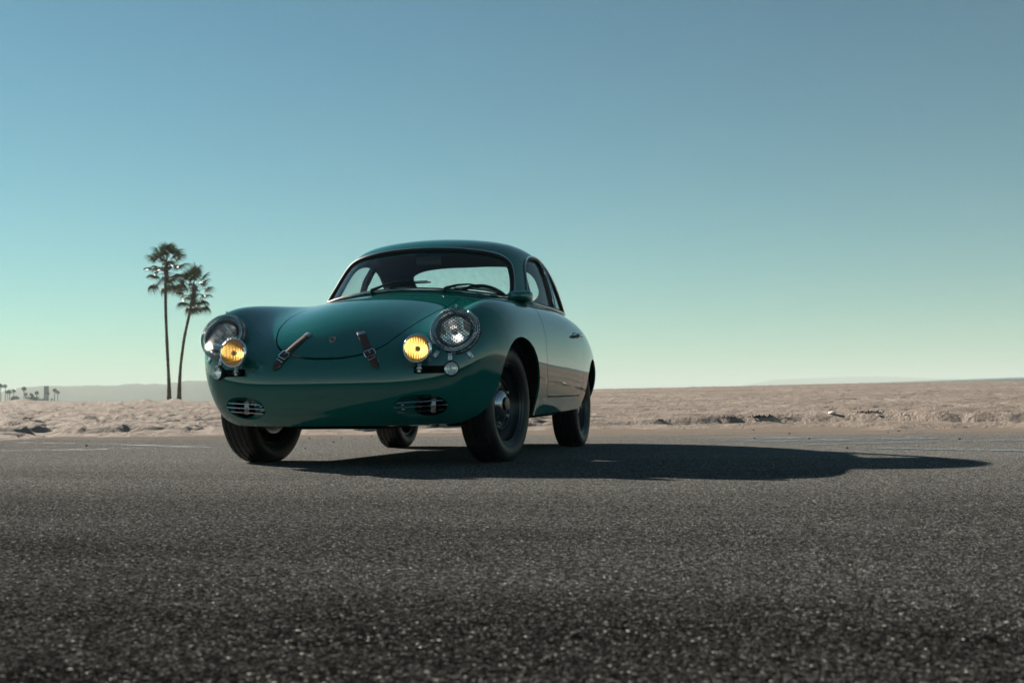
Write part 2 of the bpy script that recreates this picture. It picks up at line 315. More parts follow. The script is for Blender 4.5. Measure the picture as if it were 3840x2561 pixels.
# haze: one box of even air round everything
hz = MB().box((0, 0, 0), (1, 1, 1)).build('haze', None, smooth=False); hz.scale = (9500, 9500, 105); hz.location = (0, 0, 50)
m_ = bpy.data.materials.new('sea_haze'); m_.use_nodes = True; t_ = m_.node_tree; t_.nodes.clear(); o_ = t_.nodes.new('ShaderNodeOutputMaterial'); pv = t_.nodes.new('ShaderNodeVolumePrincipled')
pv.inputs['Color'].default_value = (.84, .94, .90, 1); pv.inputs['Density'].default_value = 2.9e-4; pv.inputs['Anisotropy'].default_value = .0; t_.links.new(pv.outputs[0], o_.inputs['Volume'])
hz.data.materials.append(m_); tag(hz, 'pale sea haze in the air over the whole beach', kind='stuff')
# ---------------------------------------------------------------- spline surfaces
def bspl(n_ctrl, t):
    """uniform cubic B-spline basis rows for parameters t in [0, n_ctrl-1] with reflected ends"""
    t = np.asarray(t, float); B = np.zeros((len(t), n_ctrl))
    i = np.clip(np.floor(t).astype(int), 0, n_ctrl-2); f = t-i
    w = [(1-f)**3/6, (3*f**3-6*f**2+4)/6, (-3*f**3+3*f**2+3*f+1)/6, f**3/6]
    for k in range(4):
        j = i-1+k
        for r in range(len(t)):
            q = j[r]
            if q < 0: B[r, 0] += 2*w[k][r]; B[r, 1] -= w[k][r]
            elif q >= n_ctrl: B[r, n_ctrl-1] += 2*w[k][r]; B[r, n_ctrl-2] -= w[k][r]
            else: B[r, q] += w[k][r]
    return B
class Surf:
    """C2 surface through (almost) a grid of measured points; lam = fairing"""
    def __init__(s, P, lam=0.02, sym=True):
        P = np.array(P, float); s.sym = sym
        if sym:                                  # mirror across y = 0 so the centre line stays smooth
            M = P[:0:-1].copy(); M[..., 1] *= -1
            s.v0 = len(M); P = np.concatenate([M, P])
        s.P = P; nv, nu = P.shape[:2]; s.nv, s.nu = nv, nu
        def fit(n):
            B = bspl(n, np.arange(n)); D = np.zeros((n-3, n))
            for i in range(n-3): D[i, i:i+4] = (-1, 3, -3, 1)
            return np.linalg.solve(B.T@B+lam*D.T@D, B.T)
        A, C = fit(nv), fit(nu)
        s.C = np.einsum('ij,jkd->ikd', A, np.einsum('ij,kjd->kid', C, P))
    def grid(s, v, u):
        Bv, Bu = bspl(s.nv, v), bspl(s.nu, u)
        return np.einsum('ij,jkd,lk->ild', Bv, s.C, Bu)
# ---------------------------------------------------------------- measured points of the car body (half, y > 0), metres, x forward from the front axle
# columns u: lip, valance, bumper bulge, nose, upper nose, hood front / lamp, x=.36, .05, cowl, door, door, rear fender ... tail lip
BX = [
 [(0.6,0,0.195),(0.672,0,0.255),(0.712,0,0.355),(0.708,0,0.455),(0.655,0,0.548),(0.545,0,0.65),(0.34,0,0.748),(0.03,0,0.84),(-0.45,0,0.912),(-0.9,0,0.945),(-1.4,0,0.955),(-1.9,0,0.95),(-2.3,0,0.905),(-2.62,0,0.8),(-2.86,0,0.66),(-2.98,0,0.46),(-2.9,0,0.24)],
 [(0.595,0.15,0.195),(0.667,0.155,0.255),(0.706,0.16,0.355),(0.702,0.165,0.455),(0.649,0.17,0.546),(0.538,0.175,0.645),(0.33,0.18,0.741),(0.02,0.185,0.832),(-0.46,0.19,0.906),(-0.9,0.2,0.94),(-1.4,0.21,0.95),(-1.9,0.21,0.945),(-2.3,0.2,0.9),(-2.62,0.19,0.795),(-2.855,0.18,0.655),(-2.975,0.17,0.455),(-2.9,0.16,0.24)],
 [(0.578,0.285,0.195),(0.65,0.295,0.255),(0.689,0.305,0.355),(0.684,0.315,0.452),(0.632,0.325,0.54),(0.52,0.335,0.632),(0.305,0.345,0.718),(0,0.355,0.803),(-0.47,0.365,0.888),(-0.9,0.38,0.925),(-1.4,0.39,0.935),(-1.9,0.39,0.93),(-2.3,0.38,0.88),(-2.61,0.36,0.775),(-2.835,0.34,0.63),(-2.955,0.32,0.44),(-2.89,0.3,0.24)],
 [(0.55,0.385,0.196),(0.622,0.4,0.256),(0.661,0.413,0.355),(0.657,0.426,0.452),(0.61,0.44,0.541),(0.505,0.455,0.632),(0.29,0.468,0.714),(-0.02,0.48,0.784),(-0.48,0.495,0.862),(-0.9,0.515,0.9),(-1.4,0.525,0.91),(-1.9,0.525,0.9),(-2.3,0.51,0.84),(-2.6,0.48,0.735),(-2.81,0.445,0.6),(-2.92,0.415,0.43),(-2.87,0.395,0.24)],
 [(0.512,0.47,0.198),(0.585,0.49,0.258),(0.626,0.508,0.355),(0.626,0.525,0.455),(0.59,0.541,0.562),(0.503,0.555,0.68),(0.315,0.563,0.77),(0,0.568,0.814),(-0.48,0.575,0.854),(-0.9,0.595,0.874),(-1.4,0.605,0.878),(-1.9,0.605,0.86),(-2.29,0.585,0.795),(-2.58,0.55,0.69),(-2.78,0.51,0.565),(-2.885,0.475,0.415),(-2.845,0.455,0.24)],
 [(0.47,0.545,0.201),(0.541,0.572,0.262),(0.583,0.594,0.358),(0.588,0.613,0.46),(0.558,0.628,0.572),(0.48,0.638,0.694),(0.315,0.64,0.784),(0,0.645,0.82),(-0.47,0.652,0.844),(-0.9,0.664,0.854),(-1.4,0.6734,0.846),(-1.9,0.6698,0.822),(-2.28,0.6436,0.75),(-2.55,0.6036,0.645),(-2.74,0.5586,0.53),(-2.845,0.5186,0.4),(-2.815,0.4936,0.24)],
 [(0.418,0.6099,0.206),(0.484,0.6351,0.268),(0.525,0.6601,0.362),(0.533,0.6811,0.462),(0.508,0.6971,0.568),(0.44,0.7081,0.678),(0.285,0.7121,0.756),(-0.01,0.715,0.788),(-0.46,0.722,0.802),(-0.9,0.73,0.802),(-1.4,0.742,0.798),(-1.9,0.742,0.768),(-2.26,0.715,0.69),(-2.51,0.67,0.59),(-2.69,0.62,0.495),(-2.79,0.5622,0.385),(-2.77,0.5322,0.24)],
 [(0.358,0.6604,0.212),(0.412,0.681,0.272),(0.448,0.706,0.362),(0.455,0.728,0.458),(0.432,0.746,0.548),(0.37,0.756,0.636),(0.215,0.765,0.7),(-0.05,0.772,0.716),(-0.47,0.776,0.724),(-0.9,0.782,0.722),(-1.4,0.788,0.716),(-1.88,0.776,0.688),(-2.22,0.748,0.62),(-2.45,0.708,0.545),(-2.62,0.675,0.465),(-2.71,0.615,0.37),(-2.7,0.5658,0.24)],
 [(0.285,0.698,0.215),(0.325,0.716,0.268),(0.352,0.742,0.345),(0.355,0.763,0.428),(0.332,0.781,0.5),(0.27,0.79,0.56),(0.12,0.797,0.598),(-0.12,0.8,0.61),(-0.5,0.801,0.608),(-0.92,0.802,0.602),(-1.4,0.805,0.598),(-1.85,0.791,0.58),(-2.15,0.773,0.54),(-2.37,0.748,0.49),(-2.52,0.706,0.43),(-2.6,0.67,0.355),(-2.6,0.602,0.24)],
 [(0.2,0.724,0.215),(0.22,0.735,0.252),(0.234,0.754,0.306),(0.23,0.771,0.366),(0.205,0.786,0.42),(0.145,0.791,0.462),(0.01,0.796,0.482),(-0.2,0.798,0.482),(-0.54,0.799,0.474),(-0.94,0.8,0.466),(-1.4,0.803,0.462),(-1.8,0.79,0.456),(-2.06,0.772,0.442),(-2.25,0.749,0.415),(-2.38,0.713,0.38),(-2.45,0.685,0.33),(-2.46,0.632,0.24)],
 [(0.1,0.741,0.214),(0.105,0.7474,0.232),(0.105,0.7604,0.262),(0.095,0.7724,0.296),(0.07,0.7824,0.325),(0.01,0.7904,0.344),(-0.1,0.782,0.35),(-0.28,0.784,0.346),(-0.58,0.785,0.338),(-0.96,0.786,0.334),(-1.4,0.788,0.335),(-1.74,0.778,0.342),(-1.95,0.762,0.345),(-2.1,0.742,0.34),(-2.21,0.728,0.325),(-2.27,0.7,0.3),(-2.29,0.6596,0.245)],
 [(-0.02,0.742,0.205),(-0.025,0.745,0.21),(-0.03,0.748,0.214),(-0.045,0.751,0.218),(-0.075,0.754,0.222),(-0.13,0.757,0.225),(-0.22,0.76,0.226),(-0.37,0.742,0.228),(-0.64,0.742,0.232),(-0.98,0.742,0.238),(-1.4,0.742,0.248),(-1.68,0.742,0.255),(-1.85,0.7272,0.26),(-1.96,0.7092,0.26),(-2.04,0.6892,0.258),(-2.09,0.6722,0.255),(-2.11,0.6572,0.25)],
]
# greenhouse: columns u: under the cowl, screen base, screen, screen top, header, roof ... tail ; rows v: centre ... belt
DX = [
 [(-0.375,0,0.85),(-0.45,0,0.918),(-0.6,0,1.05),(-0.775,0,1.195),(-0.92,0,1.262),(-1.25,0,1.305),(-1.55,0,1.288),(-1.82,0,1.222),(-2.06,0,1.115),(-2.3,0,0.985),(-2.52,0,0.865),(-2.7,0,0.745)],
 [(-0.385,0.16,0.85),(-0.46,0.16,0.916),(-0.605,0.158,1.048),(-0.78,0.155,1.192),(-0.925,0.155,1.257),(-1.25,0.16,1.3),(-1.55,0.16,1.283),(-1.82,0.16,1.216),(-2.06,0.16,1.109),(-2.3,0.16,0.979),(-2.52,0.155,0.858),(-2.7,0.155,0.738)],
 [(-0.43,0.32,0.845),(-0.505,0.32,0.908),(-0.64,0.315,1.036),(-0.805,0.31,1.178),(-0.945,0.31,1.24),(-1.26,0.32,1.282),(-1.55,0.32,1.264),(-1.82,0.32,1.196),(-2.05,0.32,1.088),(-2.28,0.315,0.958),(-2.5,0.3,0.838),(-2.67,0.3,0.72)],
 [(-0.505,0.45,0.835),(-0.575,0.454,0.897),(-0.7,0.445,1.012),(-0.85,0.435,1.154),(-0.99,0.435,1.216),(-1.275,0.45,1.254),(-1.55,0.45,1.234),(-1.81,0.45,1.164),(-2.03,0.445,1.056),(-2.25,0.43,0.925),(-2.46,0.415,0.805),(-2.62,0.415,0.69)],
 [(-0.6,0.545,0.825),(-0.655,0.5472,0.882),(-0.77,0.533,0.972),(-0.91,0.518,1.104),(-1.045,0.523,1.159),(-1.295,0.543,1.194),(-1.55,0.543,1.172),(-1.79,0.54,1.104),(-2,0.533,1.002),(-2.2,0.518,0.878),(-2.39,0.503,0.77),(-2.55,0.503,0.66)],
 [(-0.685,0.605,0.815),(-0.73,0.6,0.862),(-0.83,0.586,0.925),(-0.955,0.572,1.03),(-1.085,0.578,1.075),(-1.31,0.595,1.1),(-1.545,0.598,1.078),(-1.77,0.595,1.015),(-1.96,0.586,0.925),(-2.14,0.573,0.82),(-2.31,0.57,0.74),(-2.46,0.57,0.63)],
 [(-0.755,0.65,0.8),(-0.79,0.641,0.838),(-0.875,0.62,0.88),(-0.99,0.608,0.955),(-1.11,0.615,0.985),(-1.32,0.627,1),(-1.54,0.63,0.98),(-1.74,0.627,0.93),(-1.92,0.617,0.86),(-2.08,0.607,0.77),(-2.23,0.607,0.705),(-2.37,0.607,0.6)],
 [(-0.81,0.685,0.78),(-0.835,0.6704,0.808),(-0.91,0.646,0.84),(-1.02,0.634,0.885),(-1.13,0.641,0.9),(-1.33,0.648,0.905),(-1.53,0.651,0.888),(-1.71,0.649,0.85),(-1.88,0.641,0.795),(-2.03,0.634,0.72),(-2.16,0.636,0.665),(-2.29,0.636,0.57)],
 [(-0.85,0.705,0.75),(-0.87,0.695,0.77),(-0.94,0.672,0.79),(-1.04,0.66,0.815),(-1.15,0.665,0.82),(-1.34,0.665,0.82),(-1.52,0.668,0.8),(-1.69,0.667,0.77),(-1.84,0.662,0.727),(-1.98,0.658,0.665),(-2.1,0.66,0.615),(-2.22,0.66,0.53)],
]
# ---------------------------------------------------------------- trimming a surface mesh along curves
def grid_bm(G):
    nv, nu = G.shape[:2]; bm = bmesh.new()
    vs = [[bm.verts.new(G[i, j].tolist()) for j in range(nu)] for i in range(nv)]
    for i in range(nv-1):
        for j in range(nu-1):
            a, b, c, d = vs[i][j], vs[i][j+1], vs[i+1][j+1], vs[i+1][j]
            if (i+j) % 2: bm.faces.new((a, b, c)); bm.faces.new((a, c, d))
            else: bm.faces.new((a, b, d)); bm.faces.new((b, c, d))
    bm.normal_update(); return bm
def coords(bm): return np.array([v.co[:] for v in bm.verts])
def cut(bm, fld):
    """insert edges along fld = 0"""
    bm.verts.ensure_lookup_table(); bm.verts.index_update(); d = fld(coords(bm))
    new = set(); faces = set()
    for e in list(bm.edges):
        a, b = e.verts; da, db = d[a.index], d[b.index]
        if da*db < 0 and abs(da) < .5 and abs(db) < .5:
            t = da/(da-db)
            for f in e.link_faces: faces.add(f)
            _, v = bmesh.utils.edge_split(e, a, min(max(t, .001), .999)); new.add(v)
    out = []
    for f in faces:
        vs = [v for v in f.verts if v in new]
        if len(vs) == 2:
            try:
                g_, _ = bmesh.utils.face_split(f, vs[0], vs[1]); out += [f, g_]
            except ValueError: out.append(f)
        else: out.append(f)
    bmesh.ops.triangulate(bm, faces=[f for f in out if f.is_valid and len(f.verts) > 3])
    bm.verts.index_update(); return bm
def centers(bm): return np.array([f.calc_center_median()[:] for f in bm.faces])
def take(bm, mask):
    """move the faces where mask is true into a new bmesh"""
    fs = [f for f, k in zip(bm.faces, mask) if k]; nb = bmesh.new(); mp = {}
    for f in fs:
        vs = []
        for v in f.verts:
            if v not in mp: mp[v] = nb.verts.new(v.co); 
            vs.append(mp[v])
        nb.faces.new(vs)
    bmesh.ops.delete(bm, geom=fs, context='FACES'); nb.normal_update(); bm.normal_update(); return nb
def poly_sd(P, q):
    """signed distance (inside < 0) of points q (n,2) to the closed polygon P (m,2)"""
    P = np.asarray(P, float); A = P; B = np.roll(P, -1, 0); res = np.full(len(q), 1e9); ins = np.zeros(len(q), bool)
    for a, b in zip(A, B):
        ab = b-a; t = np.clip(((q-a)@ab)/(ab@ab+1e-15), 0, 1); dd = q-(a+t[:, None]*ab); res = np.minimum(res, np.hypot(dd[:, 0], dd[:, 1]))
        c = (a[1] > q[:, 1]) != (b[1] > q[:, 1])
        with np.errstate(divide='ignore', invalid='ignore'): ins ^= c & (q[:, 0] < (b[0]-a[0])*(q[:, 1]-a[1])/(b[1]-a[1])+a[0])
    return np.where(ins, -res, res)
def closed_spline(P, n=160):
    """smooth closed Catmull-Rom curve through P"""
    P = np.array(P, float); m = len(P); out = []
    for k in range(n):
        s = k*m/n; i = int(s); f = s-i; p0, p1, p2, p3 = (P[(i+j-1) % m] for j in range(4))
        out.append(.5*((2*p1)+(-p0+p2)*f+(2*p0-5*p1+4*p2-p3)*f*f+(-p0+3*p1-3*p2+p3)*f**3))
    return np.array(out)
def rounded(P, r, n=6):
    """polygon with rounded corners (r per corner or one)"""
    P = np.array(P, float); m = len(P); out = []
    for i in range(m):
        rr = r[i] if isinstance(r, (list, tuple)) else r
        a, b, c = P[i-1], P[i], P[(i+1) % m]; u_ = (a-b)/np.linalg.norm(a-b); v_ = (c-b)/np.linalg.norm(c-b)
        for k in range(n+1):
            t = k/n; p0, p2 = b+u_*rr, b+v_*rr; out.append((1-t)**2*p0+2*t*(1-t)*b+t*t*p2)
    return np.array(out)
def polyfield(P, ax, cond):
    """field on 3-D points: signed distance in the coordinate plane ax where cond(points), large elsewhere"""
    P = np.asarray(P); lo, hi = P.min(0)-.06, P.max(0)+.06
    def f(X):
        q = X[:, ax]; r = np.full(len(X), 1.0); m_ = cond(X) & (q > lo).all(1) & (q < hi).all(1)
        if m_.any(): r[m_] = poly_sd(P, q[m_])
        return r
    return f
def boundary_loops(bm, near):
    """ordered closed loops of boundary edges whose vertices satisfy near(array)"""
    bm.verts.index_update(); es = [e for e in bm.edges if len(e.link_faces) == 1]
    if not es: return []
    vs = list({v for e in es for v in e.verts}); ok = dict(zip(vs, near(np.array([v.co[:] for v in vs]))))
    adj = {}
    for e in es:
        a, b = e.verts
        if ok[a] and ok[b]: adj.setdefault(a, []).append(b); adj.setdefault(b, []).append(a)
    loops, seen = [], set()
    for s0 in adj:
        if s0 in seen: continue
        lp = [s0]; seen.add(s0); cur = s0
        while True:
            nx = [v for v in adj[cur] if v not in seen]
            if not nx: break
            cur = nx[0]; seen.add(cur); lp.append(cur)
        loops.append(lp)
    return sorted(loops, key=len, reverse=True)
def loop_data(lp):
    P = np.array([v.co[:] for v in lp]); N = np.array([v.normal[:] for v in lp]); return P, N
def resample(P, N, n, closed=True, smooth=2):
    Q = np.vstack([P, P[:1]]) if closed else P; NN = np.vstack([N, N[:1]]) if closed else N
    s = np.r_[0, np.cumsum(np.linalg.norm(np.diff(Q, axis=0), axis=1))]
    t = np.linspace(0, s[-1], n, endpoint=not closed)
    R = np.stack([np.interp(t, s, Q[:, k]) for k in range(3)], 1); RN = np.stack([np.interp(t, s, NN[:, k]) for k in range(3)], 1)
    for _ in range(smooth):
        if closed: R = .5*R+.25*(np.roll(R, 1, 0)+np.roll(R, -1, 0)); RN = .5*RN+.25*(np.roll(RN, 1, 0)+np.roll(RN, -1, 0))
    RN /= np.linalg.norm(RN, axis=1, keepdims=True)+1e-9; return R, RN
def flange(bm, near, off):
    """wall of separate faces from the boundary vertices (near) along off(P, N)"""
    bm.normal_update(); es = [e for e in bm.edges if len(e.link_faces) == 1]
    vs = list({v for e in es for v in e.verts})
    if not vs: return
    P = np.array([v.co[:] for v in vs]); ok = dict(zip(vs, near(P))); O = dict(zip(vs, off(P, np.array([v.normal[:] for v in vs]))))
    top, bot = {}, {}
    for e in es:
        a, b = e.verts
        if not (ok[a] and ok[b]): continue
        for v in (a, b):
            if v not in top: top[v] = bm.verts.new(v.co); bot[v] = bm.verts.new(v.co+Vector(O[v].tolist()))
        f = e.link_faces[0]; l = [l_ for l_ in f.loops if l_.edge == e][0]
        if l.vert == a: bm.faces.new((top[b], top[a], bot[a], bot[b]))
        else: bm.faces.new((top[a], top[b], bot[b], bot[a]))
# ---------------------------------------------------------------- the car
car = empty('vintage_coupe'); tag(car, 'dark green vintage sports coupe with leather hood straps parked on asphalt', 'car')
SB, SD = Surf(BX), Surf(DX)
GBd = SB.grid(np.linspace(0, SB.nv-1, 241), np.linspace(0, SB.nu-1, 261))
GDd = SD.grid(np.linspace(0, SD.nv-1, 161), np.linspace(0, SD.nu-1, 181))
def outward(bm):
    bm.normal_update(); c = centers(bm); n = np.array([f.normal[:] for f in bm.faces])
    if ((c-np.array((-1.1, 0, .5)))*n).sum() < 0: bmesh.ops.reverse_faces(bm, faces=bm.faces[:])
    bm.normal_update()
body = grid_bm(GBd); outward(body); dome = grid_bm(GDd); outward(dome)
_NX = coords(body); _NN = np.array([v.normal[:] for v in body.verts])
_fr = _NX[:, 0] > .25; _NX, _NN = _NX[_fr], _NN[_fr]
def nose(y, z):
    """point and normal of the nose at (y, z)"""
    d = (_NX[:, 1]-y)**2+(_NX[:, 2]-z)**2+1e-8; i = np.argsort(d)[:6]; w_ = 1/d[i]; w_ /= w_.sum()
    n = (_NN[i]*w_[:, None]).sum(0); n /= np.linalg.norm(n); p_ = (_NX[i]*w_[:, None]).sum(0)
    k = i[0]; x = _NX[k, 0]-(_NN[k, 1]*(y-_NX[k, 1])+_NN[k, 2]*(z-_NX[k, 2]))/max(_NN[k, 0], .15)
    return np.array((x, y, z)), n
GAP = .0031
# curves -----------------------------------------------------------------------------------------------------------
hood_h = [(.686, 0), (.6815, .095), (.666, .175), (.638, .240), (.590, .287), (.50, .325), (.38, .355), (.20, .380), (.0, .390), (-.22, .375), (-.36, .335), (-.405, .25), (-.415, .12), (-.418, 0)]
hood_c = closed_spline(hood_h+[(x, -y) for x, y in hood_h[-2:0:-1]], 220)
f_hood = polyfield(hood_c, [0, 1], lambda X: (X[:, 2] > .45) & (X[:, 0] > -.6))
door_c = rounded([(-.665, .90), (-.47, .735), (-.452, .60), (-.475, .47), (-.555, .325), (-1.56, .338), (-1.60, .60), (-1.58, .90)], [.01, .09, .06, .08, .03, .06, .1, .01])
def f_door(sgn): return polyfield(door_c, [0, 2], lambda X: (X[:, 1]*sgn > .58))
def superell(cx, cz, a, b, n, k=120): 
    t = np.linspace(0, 2*math.pi, k, endpoint=False); c, s = np.cos(t), np.sin(t)
    return np.stack([cx+a*np.sign(c)*np.abs(c)**(2/n), cz+b*np.sign(s)*np.abs(s)**(2/n)], 1)
_af = closed_spline([(-.335, .12), (-.336, .25), (-.327, .36), (-.300, .44), (-.238, .52), (-.150, .574), (-.04, .607), (.08, .618), (.195, .606), (.280, .572), (.333, .528), (.362, .478), (.374, .42), (.377, .36), (.381, .315), (.390, .28), (.408, .25), (.430, .226), (.458, .204), (.50, .180), (.52, .12), (.30, .08), (-.1, .06)], 300)
f_archF = polyfield(_af, [0, 2], lambda X: np.abs(X[:, 1]) > .42)     # the lip of the nose sweeps up into the arch
f_archR = polyfield(superell(-2.06, .255, .335, .325, 2.1), [0, 2], lambda X: np.abs(X[:, 1]) > .50)
cab_h = [(-.485, 0), (-.50, .16), (-.545, .31), (-.62, .43), (-.70, .515), (-.80, .575), (-1.0, .615), (-1.3, .628), (-1.6, .615), (-1.85, .56), (-2.05, .45), (-2.15, .25), (-2.18, 0)]
f_cab = polyfield(closed_spline(cab_h+[(x, -y) for x, y in cab_h[-2:0:-1]], 160), [0, 1], lambda X: X[:, 2] > .70)
# lamp frames
HL_C = np.array((.551, .584, .627)); HL_A = np.array((math.cos(math.radians(21)), math.sin(math.radians(4)), math.sin(math.radians(21)))); HL_A /= np.linalg.norm(HL_A)
def f_lamp(sgn):
    c = HL_C*(1, sgn, 1); a = HL_A*(1, sgn, 1)
    def f(X):
        d = X-c; h = d@a; r = np.linalg.norm(d-h[:, None]*a, axis=1); return np.where(X[:, 0] > .3, r-.098, 1.)
    return f
GR_C, GR_A, GR_B = (.436, .2815), .118, .0525
def gr_curve(sgn, k=1.0, dy=0): 
    e = superell(0, 0, GR_A*k, GR_B*k, 2.25); e[:, 1] += .045*e[:, 0]; return np.stack([sgn*(GR_C[0]+dy+e[:, 0]), GR_C[1]+e[:, 1]], 1)
def f_gr(sgn): return polyfield(gr_curve(sgn), [1, 2], lambda X: X[:, 0] > .4)
def f_slot(sgn): return polyfield(rounded([(sgn*.418, .431), (sgn*.555, .431), (sgn*.555, .466), (sgn*.418, .466)], .010), [1, 2], lambda X: X[:, 0] > .4)
# trims of the lower body
for sgn in (1, -1):
    for f_ in (f_lamp(sgn), f_gr(sgn), f_slot(sgn)):
        cut(body, f_); take(body, f_(centers(body)) < 0).free()
for f_ in (f_archF, f_archR): cut(body, f_); take(body, f_(centers(body)) < 0).free()
cut(body, f_cab); take(body, f_cab(centers(body)) < 0).free()
panels = {}
def gap_split(bm, f_):
    for o_ in (GAP, -GAP): cut(bm, lambda X, o_=o_: np.where(np.abs(f_(X)) < .5, f_(X)-o_, 1.))
    d = f_(centers(bm)); inner = take(bm, d < -GAP*.98); d = f_(centers(bm)); take(bm, np.abs(d) < GAP*.98).free(); return inner
inw = lambda k: (lambda P, N: -N*k)
def near_f(f_, tol=.004): return lambda P: np.abs(f_(P)) < GAP+tol*.4
hood = gap_split(body, f_hood); flange(hood, near_f(f_hood), inw(.014))
doors = {}
for sgn in (1, -1):
    fd = f_door(sgn); doors[sgn] = gap_split(body, fd); flange(doors[sgn], near_f(fd), inw(.014)); flange(body, near_f(fd), inw(.014))
flange(body, near_f(f_hood), inw(.014))
for f_ in (f_archF, f_archR):
    flange(body, lambda P, f_=f_: np.abs(f_(P)) < .0025, lambda P, N: np.stack([0*P[:, 0], -np.sign(P[:, 1])*.007, 0*P[:, 0]], 1)-N*.003)
for sgn in (1, -1):
    flange(body, lambda P, f_=f_slot(sgn): np.abs(f_(P)) < .0025, lambda P, N: np.tile((-.03, 0, 0), (len(P), 1)))
    flange(body, lambda P, f_=f_lamp(sgn): np.abs(f_(P)) < .0025, lambda P, N, a=HL_A*(1, sgn, 1): np.tile(-a*.05, (len(P), 1)))
# lower edge of the body: rolled under
flange(body, lambda P: (P[:, 2] < .285) & (np.abs(f_archF(P)) > .004) & (np.abs(f_archR(P)) > .004) & (np.abs(f_gr(1)(P)) > .01) & (np.abs(f_gr(-1)(P)) > .01), lambda P, N: np.stack([-.05*np.sign(P[:, 0]+1)*(np.abs(P[:, 1]) < .62), -.05*np.sign(P[:, 1])*(np.abs(P[:, 1]) > .25), 0*P[:, 0]-.003], 1))
# ducts under the lamps: the recess wall, a painted floor on the inner half, an open throat on the outer half
for sgn in (1, -1):
    body.normal_update(); lp = boundary_loops(body, lambda P: np.abs(f_gr(sgn)(P)) < .0025)[0]; P, N = loop_data(lp); P, N = resample(P, N, 72)
    c = P.mean(0); L1 = P-N*.004; L2 = c+(P-c)*np.array((1, .93, .88))+np.array((-.022, 0, 0)); th = np.array((c[0]-.045, sgn*(GR_C[0]+.030), GR_C[1]-.003))
    L3 = th+(P-c)*np.array((.6, .60, .74)); L4 = L3+np.array((-.10, 0, 0)); k = len(P); mb = MB(); rows = [P, L1*.5+P*.5, L2, L3, L3*1.0+np.array((-.012, 0, 0))]
    V = np.concatenate(rows); Fs = [(r*k+i, r*k+(i+1) % k, (r+1)*k+(i+1) % k, (r+1)*k+i) for r in range(len(rows)-1) for i in range(k)]
    mb.add(V, Fs); duct = mb.build('brake_duct', M_['paint'], car, sharp=75)
    mb = MB(); V = np.concatenate([rows[-1], L4, [L4.mean(0)]]); Fs = [(i, (i+1) % k, k+(i+1) % k, k+i) for i in range(k)]+[(k+i, k+(i+1) % k, 2*k) for i in range(k)]
    mb.add(V, Fs).build('duct_throat', M_['black'], duct)
    for j, dz in enumerate((.0205, 0, -.0205)):
        hw = (.099, .116, .100)[j]; pts = []
        for t in np.linspace(-1, 1, 13):
            y_ = GR_C[0]+hw*t; p_, n_ = nose(sgn*y_, GR_C[1]+dz+.045*hw*t*1.2); pts.append(p_+np.array((.002, 0, 0)))
        MB().tube(pts, .0023, 6).build('grille_bar', M_['chrome'], duct)
        p_, n_ = nose(sgn*(GR_C[0]-.085), GR_C[1]+dz+.007); MB().box(p_+np.array((-.028, 0, 0)), (.003, .007, .0022), bev=.0008).build('bar_clip', M_['steel'], duct)
    # horn seen in the throat
    hc = np.array((c[0]-.075, sgn*(GR_C[0]+.035), GR_C[1]+.004)); mb = MB()
    out = [(-.021, .034), (-.018, .038), (-.012, .036), (-.004, .040), (0, .0385), (.004, .040), (.012, .036), (.018, .038), (.021, .034), (.0165, .010), (-.0165, .010), (-.021, .034)]
    mb.tube([hc+np.array((0, a, b)) for a, b in out], .0012, 5)
    mb.box(hc+np.array((-.002, 0, .027)), (.002, .016, .0028), bev=.0008); mb.box(hc+np.array((-.002, 0, .001)), (.002, .013, .0034), bev=.0008); mb.box(hc+np.array((0, 0, -.004)), (.002, .014, .001))
    mb.box(hc+np.array((-.002, 0, -.024)), (.002, .010, .0028), bev=.0008); mb.box(hc+np.array((-.006, 0, .0)), (.003, .012, .034), bev=.001)
    mb.build('horn', M_['hub'], duct)
from_bm('body_shell', body, M_['paint'], car)
ho = from_bm('hood', hood, M_['paint'], car)
dob = {s_: from_bm('door', doors[s_], M_['paint'], car) for s_ in (1, -1)}
# ---------------------------------------------------------------- greenhouse
ws_h = [(0, .928), (.19, .921), (.345, .906), (.47, .892), (.535, .885), (.552, .915), (.540, .985), (.520, 1.058), (.492, 1.115), (.445, 1.148), (.37, 1.166), (.19, 1.186), (0, 1.191)]
ws_c = closed_spline(ws_h+[(-y, z) for y, z in ws_h[-2:0:-1]], 220)
f_ws = polyfield(ws_c, [1, 2], lambda X: X[:, 0] > -1.15)
sw_c = closed_spline([(-.842, .872), (-.885, .925), (-.945, 1.005), (-1.005, 1.083), (-1.08, 1.136), (-1.18, 1.168), (-1.30, 1.182), (-1.42, 1.182), (-1.54, 1.163), (-1.66, 1.118), (-1.78, 1.045), (-1.88, .965), (-1.945, .895), (-1.93, .874), (-1.80, .871), (-1.5, .871), (-1.2, .870), (-.95, .869)], 240)
def f_sw(sgn): return polyfield(sw_c, [0, 2], lambda X: X[:, 1]*sgn > .30)
rw_c = superell(0, 1.098, .44, .130, 3.0, 160)
f_rw = polyfield(rw_c, [1, 2], lambda X: X[:, 0] < -1.6)
cut(dome, f_ws); wsg = take(dome, f_ws(centers(dome)) < 0)
cut(dome, f_rw); rwg = take(dome, f_rw(centers(dome)) < 0)
swg = {}
for sgn in (1, -1):
    f_ = f_sw(sgn); cut(dome, f_); swg[sgn] = take(dome, f_(centers(dome)) < 0)
def lower(bm, k):
    bm.normal_update(); off = {v: v.normal.copy() for v in bm.verts}
    for v in bm.verts: v.co -= off[v]*k
loops = {}
dome.normal_update()
for key, f_ in (('ws', f_ws), ('rw', f_rw), ('sl', f_sw(1)), ('sr', f_sw(-1))):
    loops[key] = resample(*loop_data(boundary_loops(dome, lambda P, f_=f_: np.abs(f_(P)) < .003)[0]), 200, smooth=4)
